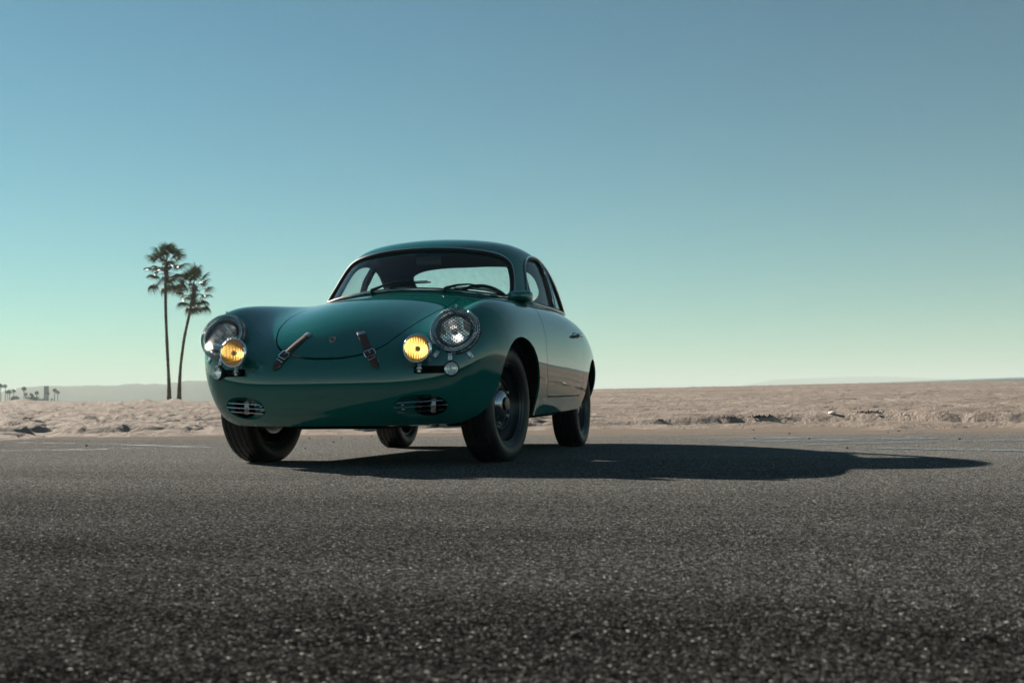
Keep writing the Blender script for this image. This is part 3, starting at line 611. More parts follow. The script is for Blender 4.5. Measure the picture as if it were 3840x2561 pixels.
inner = dome.copy(); lower(inner, .028)                     # lining of the roof
for f_ in (f_ws, f_rw, f_sw(1), f_sw(-1)): flange(dome, lambda P, f_=f_: np.abs(f_(P)) < .003, inw(.03))
from_bm('roof_shell', dome, M_['paint'], car); from_bm('headliner', inner, M_['liner'], car)
lower(wsg, .006); lower(rwg, .006)
ws_o = from_bm('windshield', wsg, M_['glass'], car); rw_o = from_bm('rear_window', rwg, M_['glass'], car)
def trim(key, parent, r1, r2, m1='rubber', m2='chrome', lift=.002, out=.0, name='window_seal'):
    P, N = loops[key]; c = P.mean(0); T = np.roll(P, -1, 0)-np.roll(P, 1, 0); T /= np.linalg.norm(T, axis=1, keepdims=True); B = np.cross(T, N)
    if ((P-c)*B).sum() < 0: B = -B                                        # outward in the surface
    MB().tube(P+N*(lift-.004)-B*.004, r1, 10, closed=True).build(name, M_[m1], parent)
    if r2: MB().tube(P+N*(lift+.006)+B*(.004+out), r2, 8, closed=True).build('chrome_bead', M_[m2], parent)
trim('ws', ws_o, .014, .0042); trim('rw', rw_o, .013, .0035)
for sgn, key in ((1, 'sl'), (-1, 'sr')):
    lower(swg[sgn], .016); so = from_bm('side_window', swg[sgn], M_['glass'], car)
    trim(key, so, .008, .0042, out=.002, name='window_frame')
    def sp(x, z, inn=.010):
        i = np.argmin((_DX[:, 0]-x)**2+(_DX[:, 2]-z)**2+np.where(_DX[:, 1]*sgn > .3, 0, 9)); return _DX[i]-_DN[i]*inn
    _DX = GDd.reshape(-1, 3); dn = np.cross(np.gradient(GDd, axis=0), np.gradient(GDd, axis=1)).reshape(-1, 3); dn /= np.linalg.norm(dn, axis=1, keepdims=True)+1e-9
    dn *= np.sign((dn*(_DX-np.array((-1.1, 0, .4)))).sum(1))[:, None]; _DN = dn
    # door post, with bright edge strips, and the quarter-light divider
    for x0, x1, wd, nm, mt in ((-1.435, -1.425, .030, 'window_post', 'satin'), (-.985, -.915, .008, 'vent_post', 'satin')):
        tp = 1.176 if wd > .02 else 1.060
        A_, B_ = [], []
        for t in np.linspace(0, 1, 9):
            z_ = tp+(.872-tp)*t; xx = x0+(x1-x0)*t; A_.append(sp(xx-wd, z_)); B_.append(sp(xx+wd, z_))
        A_, B_ = np.array(A_), np.array(B_); n_ = np.array((0, sgn*.009, .002)); k = len(A_)
        V = np.concatenate([A_+n_, B_+n_, B_-n_, A_-n_]); Fs = []
        for q in range(4):
            for i in range(k-1): Fs.append((q*k+i, q*k+i+1, ((q+1) % 4)*k+i+1, ((q+1) % 4)*k+i))
        MB().add(V, Fs).build(nm, M_[mt], so, sharp=30)
        if wd > .02: MB().tube(B_+n_*1.3, .003, 6).build('chrome_bead', M_['chrome'], so); MB().tube(A_+n_*1.3, .003, 6).build('chrome_bead', M_['chrome'], so)
# chrome/black waist strip under the side glass
# ---------------------------------------------------------------- lamps
def fluted_lens(P, R0, front, back, name, m, parent):
    """closed lens of upright columns so that the flutes stay straight"""
    ny, nz = 113, 17; V, Fs = [], []
    for side in (front, back):
        for i in range(ny):
            y = R0*math.sin(math.pi/2*(-1+2*i/(ny-1))*.999) if False else R0*.9995*(-1+2*i/(ny-1)); h = math.sqrt(max(R0*R0-y*y, 1e-10))
            for j in range(nz):
                z = h*math.sin(math.pi/2*(-1+2*j/(nz-1))); V.append(P(side(y, min(1, math.hypot(y, z)/R0)), y, z))
    n = ny*nz
    for i in range(ny-1):
        for j in range(nz-1):
            q = (i*nz+j, (i+1)*nz+j, (i+1)*nz+j+1, i*nz+j+1); Fs.append(q); Fs.append(tuple(n+k for k in q[::-1]))
    rim = [i*nz for i in range(ny)]+[(ny-1)*nz+j for j in range(1, nz)]+[i*nz+nz-1 for i in range(ny-2, -1, -1)]+[j for j in range(nz-2, 0, -1)]
    for a_, b_ in zip(rim, rim[1:]+rim[:1]): Fs.append((b_, a_, n+a_, n+b_))
    o = from_data(name, V, Fs, m, parent, True, 50); b2 = bmesh.new(); b2.from_mesh(o.data); bmesh.ops.recalc_face_normals(b2, faces=b2.faces[:]); b2.to_mesh(o.data); b2.free(); return o
def headlamp(sgn):
    c = HL_C*(1, sgn, 1); a = HL_A*(1, sgn, 1); R = frame(a); root = empty('headlight', (0, 0, 0), car)
    P = lambda x, y, z: c+R@np.array((x, y, z))
    MB().lathe([(.088, -.02), (.096, -.012), (.0985, .002), (.0975, .010), (.0945, .0145), (.091, .0155), (.0888, .013), (.088, .006), (.088, -.02)], c, a, 64).build('chrome_rim', M_['chrome'], root)
    # bowl: silver reflector in the middle, dark collar around it
    MB().lathe([(.004, -.060), (.020, -.056), (.040, -.044), (.060, -.020), (.0705, .001)], c, a, 48).build('reflector', M_['mirror'], root)
    MB().lathe([(.0705, .001), (.074, .003), (.088, .006)], c, a, 48).build('collar', M_['satin'], root)
    MB().lathe([(.0005, .002), (.012, .001), (.0150, -.003), (.0150, -.014), (.013, -.016)], c, a, 24).build('bulb_shield', M_['steel'], root)
    MB().lathe([(.0, -.018), (.008, -.020), (.0115, -.028), (.0115, -.040), (.006, -.054)], c, a, 16).build('bulb', M_['bulb_white'], root)
    # lens: domed outside, vertical flutes inside
    fluted_lens(P, .0885, lambda y, l: .011+.020*(1-l*l), lambda y, l: .007+.019*(1-l*l)+.0005*math.cos(y*2*math.pi/.009)*(1-l**8), 'lens', M_['lens'], root)
    # stone guard: chrome wire basket
    mb = MB(); r0, r1, h0, h1 = .1165, .109, .002, .024; sp_ = .0125
    ang = math.radians(38)
    for q in (1, -1):
        d = np.array((math.cos(ang), q*math.sin(ang))); nn = np.array((-d[1], d[0]))
        for j in range(-10, 11):
            o_ = j*sp_
            if abs(o_) > r1-.002: continue
            L = math.sqrt(r1*r1-o_*o_); pts = []
            for t in np.linspace(-1, 1, 13):
                yz = nn*o_+d*L*t; pts.append(P(h1+.015*(1-(yz@yz)/(r1*r1))+.0006*q, yz[0], yz[1]))
            mb.tube(pts, .00135, 4, cap=False)
        for j in range(58):                                 # sides of the basket: slanting wires both ways
            pts = []
            for t in np.linspace(0, 1, 5):
                an = 2*math.pi*j/58+q*.26*t; r = r0+(r1-r0)*t+.004*math.sin(math.pi*t)+.0005*q; pts.append(P(h0-.022*(1-t)*(1+.6*math.sin(an))+(h1-h0)*t, r*math.cos(an), r*math.sin(an)))
            mb.tube(pts, .0013, 4, cap=False)
    mb.build('stone_guard_mesh', M_['wire'], root)
    mb = MB()
    for rr, hh, tr in ((r1, h1, .0016), (.102, h1+.002, .0010)):
        mb.tube([P(hh, rr*math.cos(t), rr*math.sin(t)) for t in np.linspace(0, 2*math.pi, 72, endpoint=False)], tr, 8, closed=True)
    # twisted wire round the foot of the basket
    pts = [P(h0+.004-.003*math.sin(t)+.003*math.sin(46*t), (r0-.002+.003*math.cos(46*t))*math.cos(t), (r0-.002+.003*math.cos(46*t))*math.sin(t)) for t in np.linspace(0, 2*math.pi, 420, endpoint=False)]
    mb.tube(pts, .0021, 4, closed=True); mb.build('stone_guard_ring', M_['chrome'], root)
    # top screw
    MB().box(P(.014, 0, .119), (.004, .0035, .006), R, .001).lathe([(.0, .006), (.004, .005), (.005, 0)], P(.016, 0, .124), a, 10).build('guard_screw', M_['chrome'], root)
    # three fixing tabs with screws under the lamp
    for yy, zz, rot in ((.510, .516, -35), (.573, .503, 0), (.657, .512, 35)):
        p_, n_ = nose(sgn*yy, zz); Rf = frame(n_); t = math.radians(rot)*sgn; Rr = np.array(((1, 0, 0), (0, math.cos(t), -math.sin(t)), (0, math.sin(t), math.cos(t)))); Rf = Rf@Rr
        tb = MB().box(p_+n_*.004+Rf[:, 2]*.004, (.0016, .0095, .017), Rf, .0014).build('fixing_tab', M_['steel'], root)
        MB().lathe([(0, .0055), (.003, .0053), (.0055, .003), (.006, 0), (.008, .0005), (.008, -.001)], p_+n_*.0056-Rf[:, 2]*.003, n_, 14).build('screw', M_['chrome'], tb)
    return root
for s_ in (1, -1): headlamp(s_)
def foglamp(sgn):
    c = np.array((.706, sgn*.452, .541)); a = np.array((.995, sgn*.02, .06)); a /= np.linalg.norm(a); R = frame(a); root = empty('fog_lamp', (0, 0, 0), car); P = lambda x, y, z: c+R@np.array((x, y, z))
    MB().lathe([(.001, -.070), (.018, -.068), (.036, -.058), (.052, -.040), (.061, -.018), (.0655, -.002)], c, a, 56).build('lamp_bowl', M_['chrome'], root)
    MB().lathe([(.0655, -.004), (.0680, -.002), (.0690, .004), (.0675, .010), (.0630, .0145), (.0590, .0135), (.0580, .006)], c, a, 56).build('chrome_rim', M_['chrome'], root)
    MB().lathe([(.003, -.046), (.020, -.042), (.040, -.026), (.0545, -.004), (.0582, .006)], c, a, 48).build('reflector', M_['warm_mirror'], root)
    MB().lathe([(.0003, .001), (.010, -.001), (.0125, -.004), (.0125, -.010), (.011, -.012)], c, a, 20).build('bulb_shield', M_['steel'], root)
    MB().lathe([(.0, -.012), (.007, -.014), (.0105, -.020), (.0105, -.032), (.005, -.043)], c, a, 16).build('bulb', M_['bulb'], root)
    # amber fluted lens
    fluted_lens(P, .0588, lambda y, l: .010+.009*(1-l*l)+.0011*abs(math.cos(y*math.pi/.0078))*(1-l**10), lambda y, l: .006+.008*(1-l*l), 'lens', M_['amber'], root)
    # stem and bracket reaching into the slot
    b = np.array((.686, sgn*.452, .448)); mb = MB()
    mb.tube([P(-.045, 0, -.050), (P(-.045, 0, -.062)+b)/2*.5+b*.5+np.array((0, 0, .012)), b+np.array((0, 0, .006))], [.010, .0075, .0075], 10)
    mb.lathe([(0, .0), (.0125, 0), (.0125, .005), (0, .005)], b+np.array((0, 0, .004)), (0, 0, 1), 6); mb.lathe([(0, 0), (.008, 0), (.008, .012), (0, .012)], b+np.array((0, 0, -.012)), (0, 0, 1), 6)
    mb.build('lamp_stem', M_['steel'], root); MB().box(b+np.array((-.045, 0, -.002)), (.05, .018, .003), bev=.001).build('bracket', M_['satin'], root)
    return root
for s_ in (1, -1): foglamp(s_)
def indicator(sgn):
    p_, n_ = nose(sgn*.580, .452); a = n_*.55+np.array((.62, sgn*.05, .0)); a /= np.linalg.norm(a); root = empty('turn_signal', (0, 0, 0), car)
    MB().lathe([(.036, -.03), (.036, .004), (.0345, .012), (.031, .016), (.029, .016)], p_, a, 36).build('rubber_base', M_['rubber'], root)
    MB().lathe([(.0, .010), (.027, .011), (.0295, .017), (.0312, .020), (.0302, .0225), (.0285, .021)], p_, a, 36).build('chrome_rim', M_['chrome'], root)
    prof = [(.0285, .018)]
    for i in range(6):
        r = .028-.0042*i; h = .022+.0052*i; prof += [(r, h), (r-.0008, h+.0032), (r-.0030, h+.0040)]
    prof += [(.0025, .0535), (.0004, .054)]; prof += [(.0004, .050), (.012, .036), (.022, .024), (.0265, .018), (.0285, .018)]
    MB().lathe(prof, p_, a, 36).build('lens', M_['lens'], root, sharp=35)
for s_ in (1, -1): indicator(s_)
# ---------------------------------------------------------------- slot backing, hood straps, crest
for s_ in (1, -1):
    p_, n_ = nose(s_*.487, .4485); MB().box((p_[0]-.045, s_*.487, .4485), (.012, .085, .03), bev=.004).build('slot_plug', M_['black'], car)
def strap(sgn):
    root = empty('hood_strap', (0, 0, 0), car)
    a, b = np.array((.128, .628)), np.array((.254, .455)); n = 26; C_, N_ = [], []
    for t in np.linspace(0, 1, n):
        yz = a+(b-a)*t; yz[0] += .006*math.sin(math.pi*t); p_, n_ = nose(sgn*yz[0], yz[1]); C_.append(p_); N_.append(n_)
    C_, N_ = np.array(C_), np.array(N_)
    for _ in range(6): C_[1:-1] = .5*C_[1:-1]+.25*(C_[2:]+C_[:-2]); N_[1:-1] = .5*N_[1:-1]+.25*(N_[2:]+N_[:-2])
    N_ /= np.linalg.norm(N_, axis=1, keepdims=True); T = np.gradient(C_, axis=0); T /= np.linalg.norm(T, axis=1, keepdims=True); B = np.cross(T, N_)
    def strip(i0, i1, w_, lift, th, name, m, tip=False, par=root):
        idx = np.arange(i0, i1+1); V, Fs = [], []; k = len(idx)
        for q, i in enumerate(idx):
            ww = w_
            if tip and k-1-q < 5: ww = w_*(.12, .48, .75, .92, 1)[k-1-q]
            for s2, h in ((-1, lift), (-1, lift+th*.7), (-.86, lift+th), (.86, lift+th), (1, lift+th*.7), (1, lift)):
                V.append(C_[i]+B[i]*ww*s2+N_[i]*h)
        for q in range(k-1):
            for j in range(6): Fs.append((q*6+j, q*6+(j+1) % 6, (q+1)*6+(j+1) % 6, (q+1)*6+j))
        Fs += [tuple(range(5, -1, -1)), tuple((k-1)*6+j for j in range(6))]
        return MB().add(V, Fs).build(name, M_[m], par, sharp=50)
    st = strip(1, 15, .0185, .004, .0035, 'leather_band', 'leather'); en = strip(13, 25, .0185, .008, .0035, 'leather_end', 'leather', True)
    strip(0, 2, .0198, .003, .0068, 'metal_end', 'steel')
    for q in (-.4, 0, .4): MB().lathe([(0, .002), (.0016, .0015), (.002, 0)], C_[1]+B[1]*.017*q+N_[1]*.0098+T[1]*(.002 if q else -.002), N_[1], 8).build('rivet', M_['chrome'], root)
    i = 15; w_, l_ = .0245, .028; rect = []
    for y_, x_ in rounded([(-w_, -.3*l_), (w_, -.3*l_), (w_, l_), (-w_, l_)], .008, 5): rect.append(C_[i]+B[i]*y_+T[i]*(x_-.006)+N_[i]*(.011+.003*math.sin(max(0, x_)/l_*3)))
    bk = MB().tube(rect, .0021, 6, closed=True).build('buckle', M_['chrome'], root)
    MB().tube([C_[i]+T[i]*(-.3*l_-.006)+N_[i]*.012, C_[i]+T[i]*(.006)+N_[i]*.0135], .0016, 6).build('prong', M_['chrome'], bk)
    MB().tube([C_[i]-B[i]*.022+T[i]*(-.3*l_-.006)+N_[i]*.012, C_[i]+B[i]*.022+T[i]*(-.3*l_-.006)+N_[i]*.012], .0028, 8).build('roller', M_['chrome'], bk)
    j = 19; MB().tube([C_[j]+B[j]*q+N_[j]*h for q, h in ((-.0200, .003), (-.0200, .0125), (.0200, .0125), (.0200, .003))], .0014, 6).build('keeper', M_['chrome'], root)
    j = 21; sd2 = -sgn; MB().tube([C_[j]+T[j]*q+B[j]*e+N_[j]*.008 for q, e in ((-.003, -.0198), (.007, -.0198), (.011, -.0165))] if True else [], .0013, 6).build('stud_clip', M_['chrome'], root)
    MB().lathe([(0, .0004), (.0022, .0003), (.0024, -.001)], C_[17]+N_[17]*.0116, N_[17], 10).build('punched_hole', M_['black'], root)
for s_ in (1, -1): strap(s_)
p_, n_ = nose(.004, .597); R = frame(n_); crest = empty('hood_crest', (0, 0, 0), car); k_ = .0165
def shield(sc, h, name, m, sub=None):
    o2 = [(-1, 1.0), (-.5, 1.12), (0, 1.05), (.5, 1.12), (1, 1.0), (.98, .1), (.8, -.55), (.4, -1.0), (0, -1.25), (-.4, -1.0), (-.8, -.55), (-.98, .1)]
    V = [p_+n_*hh+R[:, 1]*a_*k_*sc+R[:, 2]*b_*k_*sc for hh in (0, h) for a_, b_ in o2]; n2 = len(o2)
    MB().add(V, [tuple(range(n2, 2*n2))]+[(i, (i+1) % n2, n2+(i+1) % n2, n2+i) for i in range(n2)]).build(name, M_[m], crest, sharp=20)
shield(1.0, .003, 'shield_rim', 'chrome'); shield(.86, .0036, 'shield_field', 'gold')
for q, (a_, b_) in enumerate(((-.40, .45), (.40, -.35))):
    for j in range(3): MB().box(p_+n_*.0040+R[:, 1]*(a_+(j-1)*.24)*k_+R[:, 2]*b_*k_, (.0004, .0012, .0058), R).build('shield_stripe', M_['red' if j % 2 == 0 else 'black'], crest)
MB().box(p_+n_*.0044, (.0006, .0036, .0050), R, .0004).build('shield_centre', M_['black'], crest)
for s2 in (1, -1): MB().tube([p_+n_*.004+R[:, 1]*(-s2)*k_*x_+R[:, 2]*k_*z_ for x_, z_ in ((.3, -.2), (.55, -.05), (.72, .05))] if s2 > 0 else [p_+n_*.004+R[:, 1]*k_*x_+R[:, 2]*k_*z_ for x_, z_ in ((.25, .75), (.5, .5), (.65, .3))], .0011, 5).build('antler', M_['black'], crest)
# ---------------------------------------------------------------- wheels (built on the y axis, outside towards +y)
TR = .293
def tyre_mesh():
    NA = 216; cols = []                                      # (y, r, zigzag share)
    side = [(.052, .200), (.066, .203), (.078, .214), (.086, .232), (.0875, .248), (.085, .264), (.080, .276), (.0745, .2845), (.070, .2885)]
    for y, r in side: cols.append((-y, r, 0))
    tread = []; gr = [-.045, -.0165, .0165, .045]; yy = -.067
    tread.append((-.0665, .2905, 0)); tread.append((-.056, .2922, 0))
    for g_ in gr:
        for y, r in ((g_-.0036, TR-.0002), (g_-.0028, TR-.0075), (g_+.0028, TR-.0075), (g_+.0036, TR-.0002)): tread.append((y, r, 1))
        if g_ < .04: tread.append(((g_+gr[gr.index(g_)+1])/2, TR, .0))
    tread += [(.056, .2922, 0), (.0665, .2905, 0)]
    cols += tread+[(y, r, 0) for y, r in side[::-1]]
    V, Fs = [], []; k = len(cols)
    for i in range(NA):
        t = 2*math.pi*i/NA; z = (abs((i % 6)-3)-1.5)/1.5*.0028
        lug = .0022 if (i % 6) in (0, 1) else 0.0
        for j, (y, r, zz) in enumerate(cols):
            rr = r
            if abs(abs(y)-.070) < .0012 or abs(abs(y)-.0665) < .0012: rr = r-lug
            V.append((rr*math.sin(t), y+z*zz, rr*math.cos(t)))
    for i in range(NA):
        for j in range(k-1): Fs.append((i*k+j, i*k+j+1, ((i+1) % NA)*k+j+1, ((i+1) % NA)*k+j))
    return V, Fs
def wheel(name, loc, ry, sgn, front):
    w_ = empty(name, loc, car); w_.rotation_euler = (0, 0, ry+(0 if sgn > 0 else math.pi)); return w_
_tv, _tf = tyre_mesh(); _prot = {}
def lathe_y(prof, name, m, parent, n=72, sharp=35): return MB().lathe([(r, y) for r, y in prof], (0, 0, 0), (0, 1, 0), n).build(name, M_[m], parent, sharp=sharp)
def build_wheel(w_):
    if not _prot:
        ty = from_data('tyre', _tv, _tf, M_['tyre'], w_, sharp=35); _prot['tyre'] = ty
        rim = lathe_y([(.196, -.066), (.203, -.068), (.205, -.064), (.198, -.056), (.186, -.050), (.180, -.020), (.170, -.010), (.170, .010), (.180, .022), (.1875, .030), (.190, .050), (.196, .058), (.2035, .062), (.2075, .066), (.2075, .070), (.203, .0715), (.198, .068), (.192, .062), (.188, .054), (.184, .040), (.178, .030), (.166, .022), (.158, .016), (.150, .004), (.147, .004), (.143, .003), (.137, .006), (.132, .013), (.129, .021), (.125, .028), (.121, .027), (.118, .019), (.113, .017), (.104, .019), (.090, .025), (.080, .028), (.070, .030), (.066, .029)], 'rim', 'gloss_black', w_); _prot['rim'] = rim
        hub = lathe_y([(.082, .022), (.079, .030), (.071, .040), (.058, .048), (.043, .0525), (.034, .054)], 'hub_dome', 'hub', w_); _prot['hub'] = hub
        nuts = [lathe_y([(.034, .052), (.034, .060), (.032, .064), (.016, .066), (.0, .066)], 'hub_cap', 'gloss_black', w_)]
        for i in range(5):
            t = 2*math.pi*i/5+.3; nuts.append(MB().lathe([(.0, .018), (.005, .018), (.0078, .014), (.0095, .006), (.0105, -.004)], (.101*math.sin(t), .020, .101*math.cos(t)), (0, 1, 0), 6).build('lug_nut', M_['steel'], w_, sharp=20))
        sl = []
        for i in range(10):
            t = 2*math.pi*(i+.5)/10; c_ = np.array((.1375*math.sin(t), .0065, .1375*math.cos(t))); sl.append(MB().box(c_, (.014, .004, .0045), np.array(((math.cos(t), 0, math.sin(t)), (0, 1, 0), (-math.sin(t), 0, math.cos(t)))), .003).build('vent_slot', M_['black'], w_))
        _prot['rest'] = nuts+sl
        for r_, y_ in ((.2062, .0705), (.1895, .0600), (.1250, .0285)): nuts.append(MB().tube([(r_*math.sin(t), y_, r_*math.cos(t)) for t in np.linspace(0, 2*math.pi, 96, endpoint=False)], .0022, 8, closed=True).build('rim_edge', M_['lip'], w_))
        _prot['rest'] = nuts+sl
        dr = lathe_y([(.0, -.03), (.135, -.03), (.140, -.035), (.140, -.062), (.128, -.068), (.06, -.072), (.0, -.075)], 'brake_drum', 'steel', w_); _prot['rest'].append(dr)
    else:
        for o in [_prot['tyre'], _prot['rim'], _prot['hub']]+_prot['rest']:
            c_ = o.copy(); COL.objects.link(c_); c_.parent = w_
STEER = math.radians(-7.5); ZC = TR-.004
for x_, y_, s_, st in ((0.005, .632, 1, STEER), (0.005, .632, -1, STEER), (-2.1, .620, 1, 0), (-2.1, .620, -1, 0)):
    build_wheel(wheel('wheel', (x_, s_*y_, ZC), st, s_, x_ > -1))
# ---------------------------------------------------------------- under the car: wheel wells, floor pan, axle parts
for x_, rr in ((.02, .352), (-2.06, .335)):
    for s_ in (1, -1):
        pr = [(rr+.004, .735 if x_ > -1 else .67), (rr+.010, .66), (rr+.012, .47), (.10, .45), (.001, .45)]
        wl = MB().lathe(pr, (x_, 0, .262), (0, s_, 0), 48); v = np.array(wl.V)
        keep = [f for f in wl.F if v[list(f), 2].mean() > .27]; wl.F = [f for f in keep if not (x_ > -1 and v[list(f), 0].mean() > .12 and v[list(f), 2].mean() < .50 and abs(v[list(f), 1]).max() > .50) and not (x_ < -1 and v[list(f), 0].mean() < -2.25)]
        wl.build('wheel_well', M_['black'], car)
pan = [(.52, .34, .20), (.40, .44, .19), (.34, .46, .20), (-.36, .46, .205), (-.42, .72, .205), (-1.70, .72, .225), (-1.76, .44, .235), (-2.42, .44, .27), (-2.5, .55, .27), (-2.80, .40, .27)]
V, Fs = [], []
for x_, h_, z_ in pan: V += [(x_, -h_, z_+.012), (x_, -h_*.92, z_), (x_, h_*.92, z_), (x_, h_, z_+.012)]
for i in range(len(pan)-1):
    for j in range(3): Fs.append((i*4+j, i*4+j+1, i*4+j+5, i*4+j+4))
MB().add(V, Fs).build('floor_pan', M_['black'], car)
sk = [(-.26, .196), (-.20, .178), (.20, .178), (.27, .196)]
MB().add([(x_, y_, z_+dz) for x_ in (.50, .20) for y_, z_ in sk for dz in (0,)]+[(x_, y_, .215) for x_ in (.50, .20) for y_, _ in sk], [(0, 1, 2, 3), (7, 6, 5, 4), (0, 1, 5, 4), (1, 2, 6, 5), (2, 3, 7, 6), (8, 9, 1, 0), (9, 10, 2, 1), (10, 11, 3, 2), (4, 5, 13, 12), (5, 6, 14, 13), (6, 7, 15, 14)]).build('skid_plate', M_['black'], car, smooth=False)
for z_ in (.215, .30): MB().tube([(0.09, -.44, z_), (0.09, .44, z_)], .026, 14).build('axle_beam', M_['black'], car)
for s_ in (1, -1):
    MB().tube([(.09, s_*.43, .215), (.0, s_*.52, .25), (-.01, s_*.55, .26)], [.02, .016, .018], 8).tube([(.09, s_*.43, .30), (.0, s_*.52, .335)], .015, 8).box((.085, s_*.44, .2), (.03, .028, .02), bev=.005).build('trailing_arm', M_['black'], car)
    MB().tube([(.16, s_*.40, .205), (.13, s_*.47, .195), (.05, s_*.53, .19)], .010, 8).box((.13, s_*.44, .196), (.024, .02, .012), bev=.003).box((.11, s_*.35, .2), (.016, .014, .018), bev=.003).build('anti_roll_link', M_['black'], car)
    MB().box((.10, s_*.51, .265), (.018, .012, .05), bev=.006).tube([(.12, s_*.50, .21), (.13, s_*.535, .222)], .006, 6).tube([(.115, s_*.515, .205), (.15, s_*.49, .214)], .005, 6).build('brake_backplate', M_['steel'], car)
    MB().tube([(-.62, s_*.60, .205), (-.62, s_*.60, .165)], .012, 8).build('jack_tube', M_['black'], car)
# ---------------------------------------------------------------- cabin, wipers, mirrors, handles
sh = [(-.52, .875), (-.60, .868), (-.68, .845), (-.72, .80), (-.73, .60), (-.50, .45)]
V, Fs = [], []; ys = np.linspace(-.56, .56, 15)
for y_ in ys:
    for x_, z_ in sh: V.append((x_-.30*abs(y_)**2.2-.0*y_, y_, z_-.02*abs(y_)))
k = len(sh)
for i in range(len(ys)-1):
    for j in range(k-1): Fs.append((i*k+j, (i+1)*k+j, (i+1)*k+j+1, i*k+j+1))
MB().add(V, Fs).build('dashboard', M_['liner'], car)
MB().box((-1.25, 0, .30), (.75, .62, .02)).box((-1.95, 0, .60), (.02, .56, .28)).box((-1.25, .62, .53), (.7, .015, .2)).box((-1.25, -.62, .53), (.7, .015, .2)).build('cabin_tub', M_['black'], car)
for s_ in (1, -1):
    st = empty('seat', (0, 0, 0), car); c_ = s_*.30
    MB().box((-1.22, c_, .44), (.24, .23, .07), bev=.045).build('seat_cushion', M_['seat'], st)
    t = math.radians(16); Rb = np.array(((math.cos(t), 0, -math.sin(t)), (0, 1, 0), (math.sin(t), 0, math.cos(t)))); MB().box((-1.52, c_, .68), (.06, .23, .26), Rb, .045).build('seat_back', M_['seat'], st)
sw = empty('steering_wheel', (0, 0, 0), car); sc_ = np.array((-.86, .34, .80)); sa = np.array((-.86, 0, .50)); R = frame(sa)
MB().tube([sc_+R@np.array((0, .195*math.cos(t), .195*math.sin(t))) for t in np.linspace(0, 2*math.pi, 48, endpoint=False)], .011, 8, closed=True).build('wheel_rim', M_['satin'], sw)
mb = MB()
for t in (0, math.pi, -math.pi/2): mb.tube([sc_, sc_+R@np.array((0, .19*math.cos(t), .19*math.sin(t)))], .006, 6)
mb.tube([sc_, sc_-R[:, 0]*.2], .018, 8).build('spokes_and_column', M_['satin'], sw)
rm = empty('rear_view_mirror', (0, 0, 0), car); mc_ = at_depth(1609, 979, float((np.array((-.90, 0, 1.14))-CAM)@c_f))
MB().box(mc_, (.010, .079, .026), bev=.010).build('mirror_case', M_['satin'], rm); MB().tube([mc_+np.array((-.01, -.01, .02)), mc_+np.array((-.02, -.012, .085))], .006, 8).build('mirror_stalk', M_['satin'], rm)
MB().box(mc_+np.array((.0108, 0, 0)), (.0006, .074, .021)).build('mirror_back', mat('mirror_back_grey', (.05, .065, .07), .4), rm)
# inspection sticker on the rear glass
_rg = (_DX[:, 0] < -1.7)
def rear_pt(y, z, inn=.012):
    i = np.argmin((_DX[:, 1]-y)**2+(_DX[:, 2]-z)**2+np.where(_rg, 0, 9)); return _DX[i]-_DN[i]*inn
# wipers lying on the screen
def screen_pt(px, py, lift):
    d = pix(px, py); d = d/np.linalg.norm(d); v = _DX-CAM; t = v@d; e = np.linalg.norm(v-t[:, None]*d, axis=1); fr_ = (_DN@d) < 0
    e = np.where(fr_, e, 9); c = np.where(e < e.min()+.006)[0]; i = c[np.argmin(t[c])]; return CAM+d*t[i]+_DN[i]*lift
for piv, arm, blade in (((1399, 1103), [(1399, 1101), (1440, 1084), (1482, 1069), (1535, 1065)], [(1463, 1085), (1500, 1077), (1560, 1067), (1616, 1064)]),
                        ((1669, 1097), [(1669, 1093), (1712, 1081), (1757, 1077), (1795, 1083)], [(1690, 1090), (1745, 1087), (1815, 1093), (1886, 1109)])):
    wp = empty('windshield_wiper', (0, 0, 0), car); A_ = [screen_pt(*q, .022) for q in arm]; B_ = [screen_pt(*q, .010) for q in blade]; C_ = [screen_pt(*q, .020) for q in blade]
    MB().tube(A_, [.010, .007, .005, .004], 8).build('wiper_arm', M_['satin'], wp)
    MB().tube(B_, .0042, 6).build('wiper_blade', M_['rubber'], wp); MB().tube([C_[0]*.8+C_[1]*.2, C_[1], C_[2], C_[2]*.2+C_[3]*.8], .0034, 6).build('blade_bridge', M_['satin'], wp)
    p0 = A_[0]; MB().lathe([(.0, .008), (.006, .007), (.009, .001), (.010, -.02)], p0, (.55, 0, .83), 14).build('wiper_pivot', M_['satin'], wp)
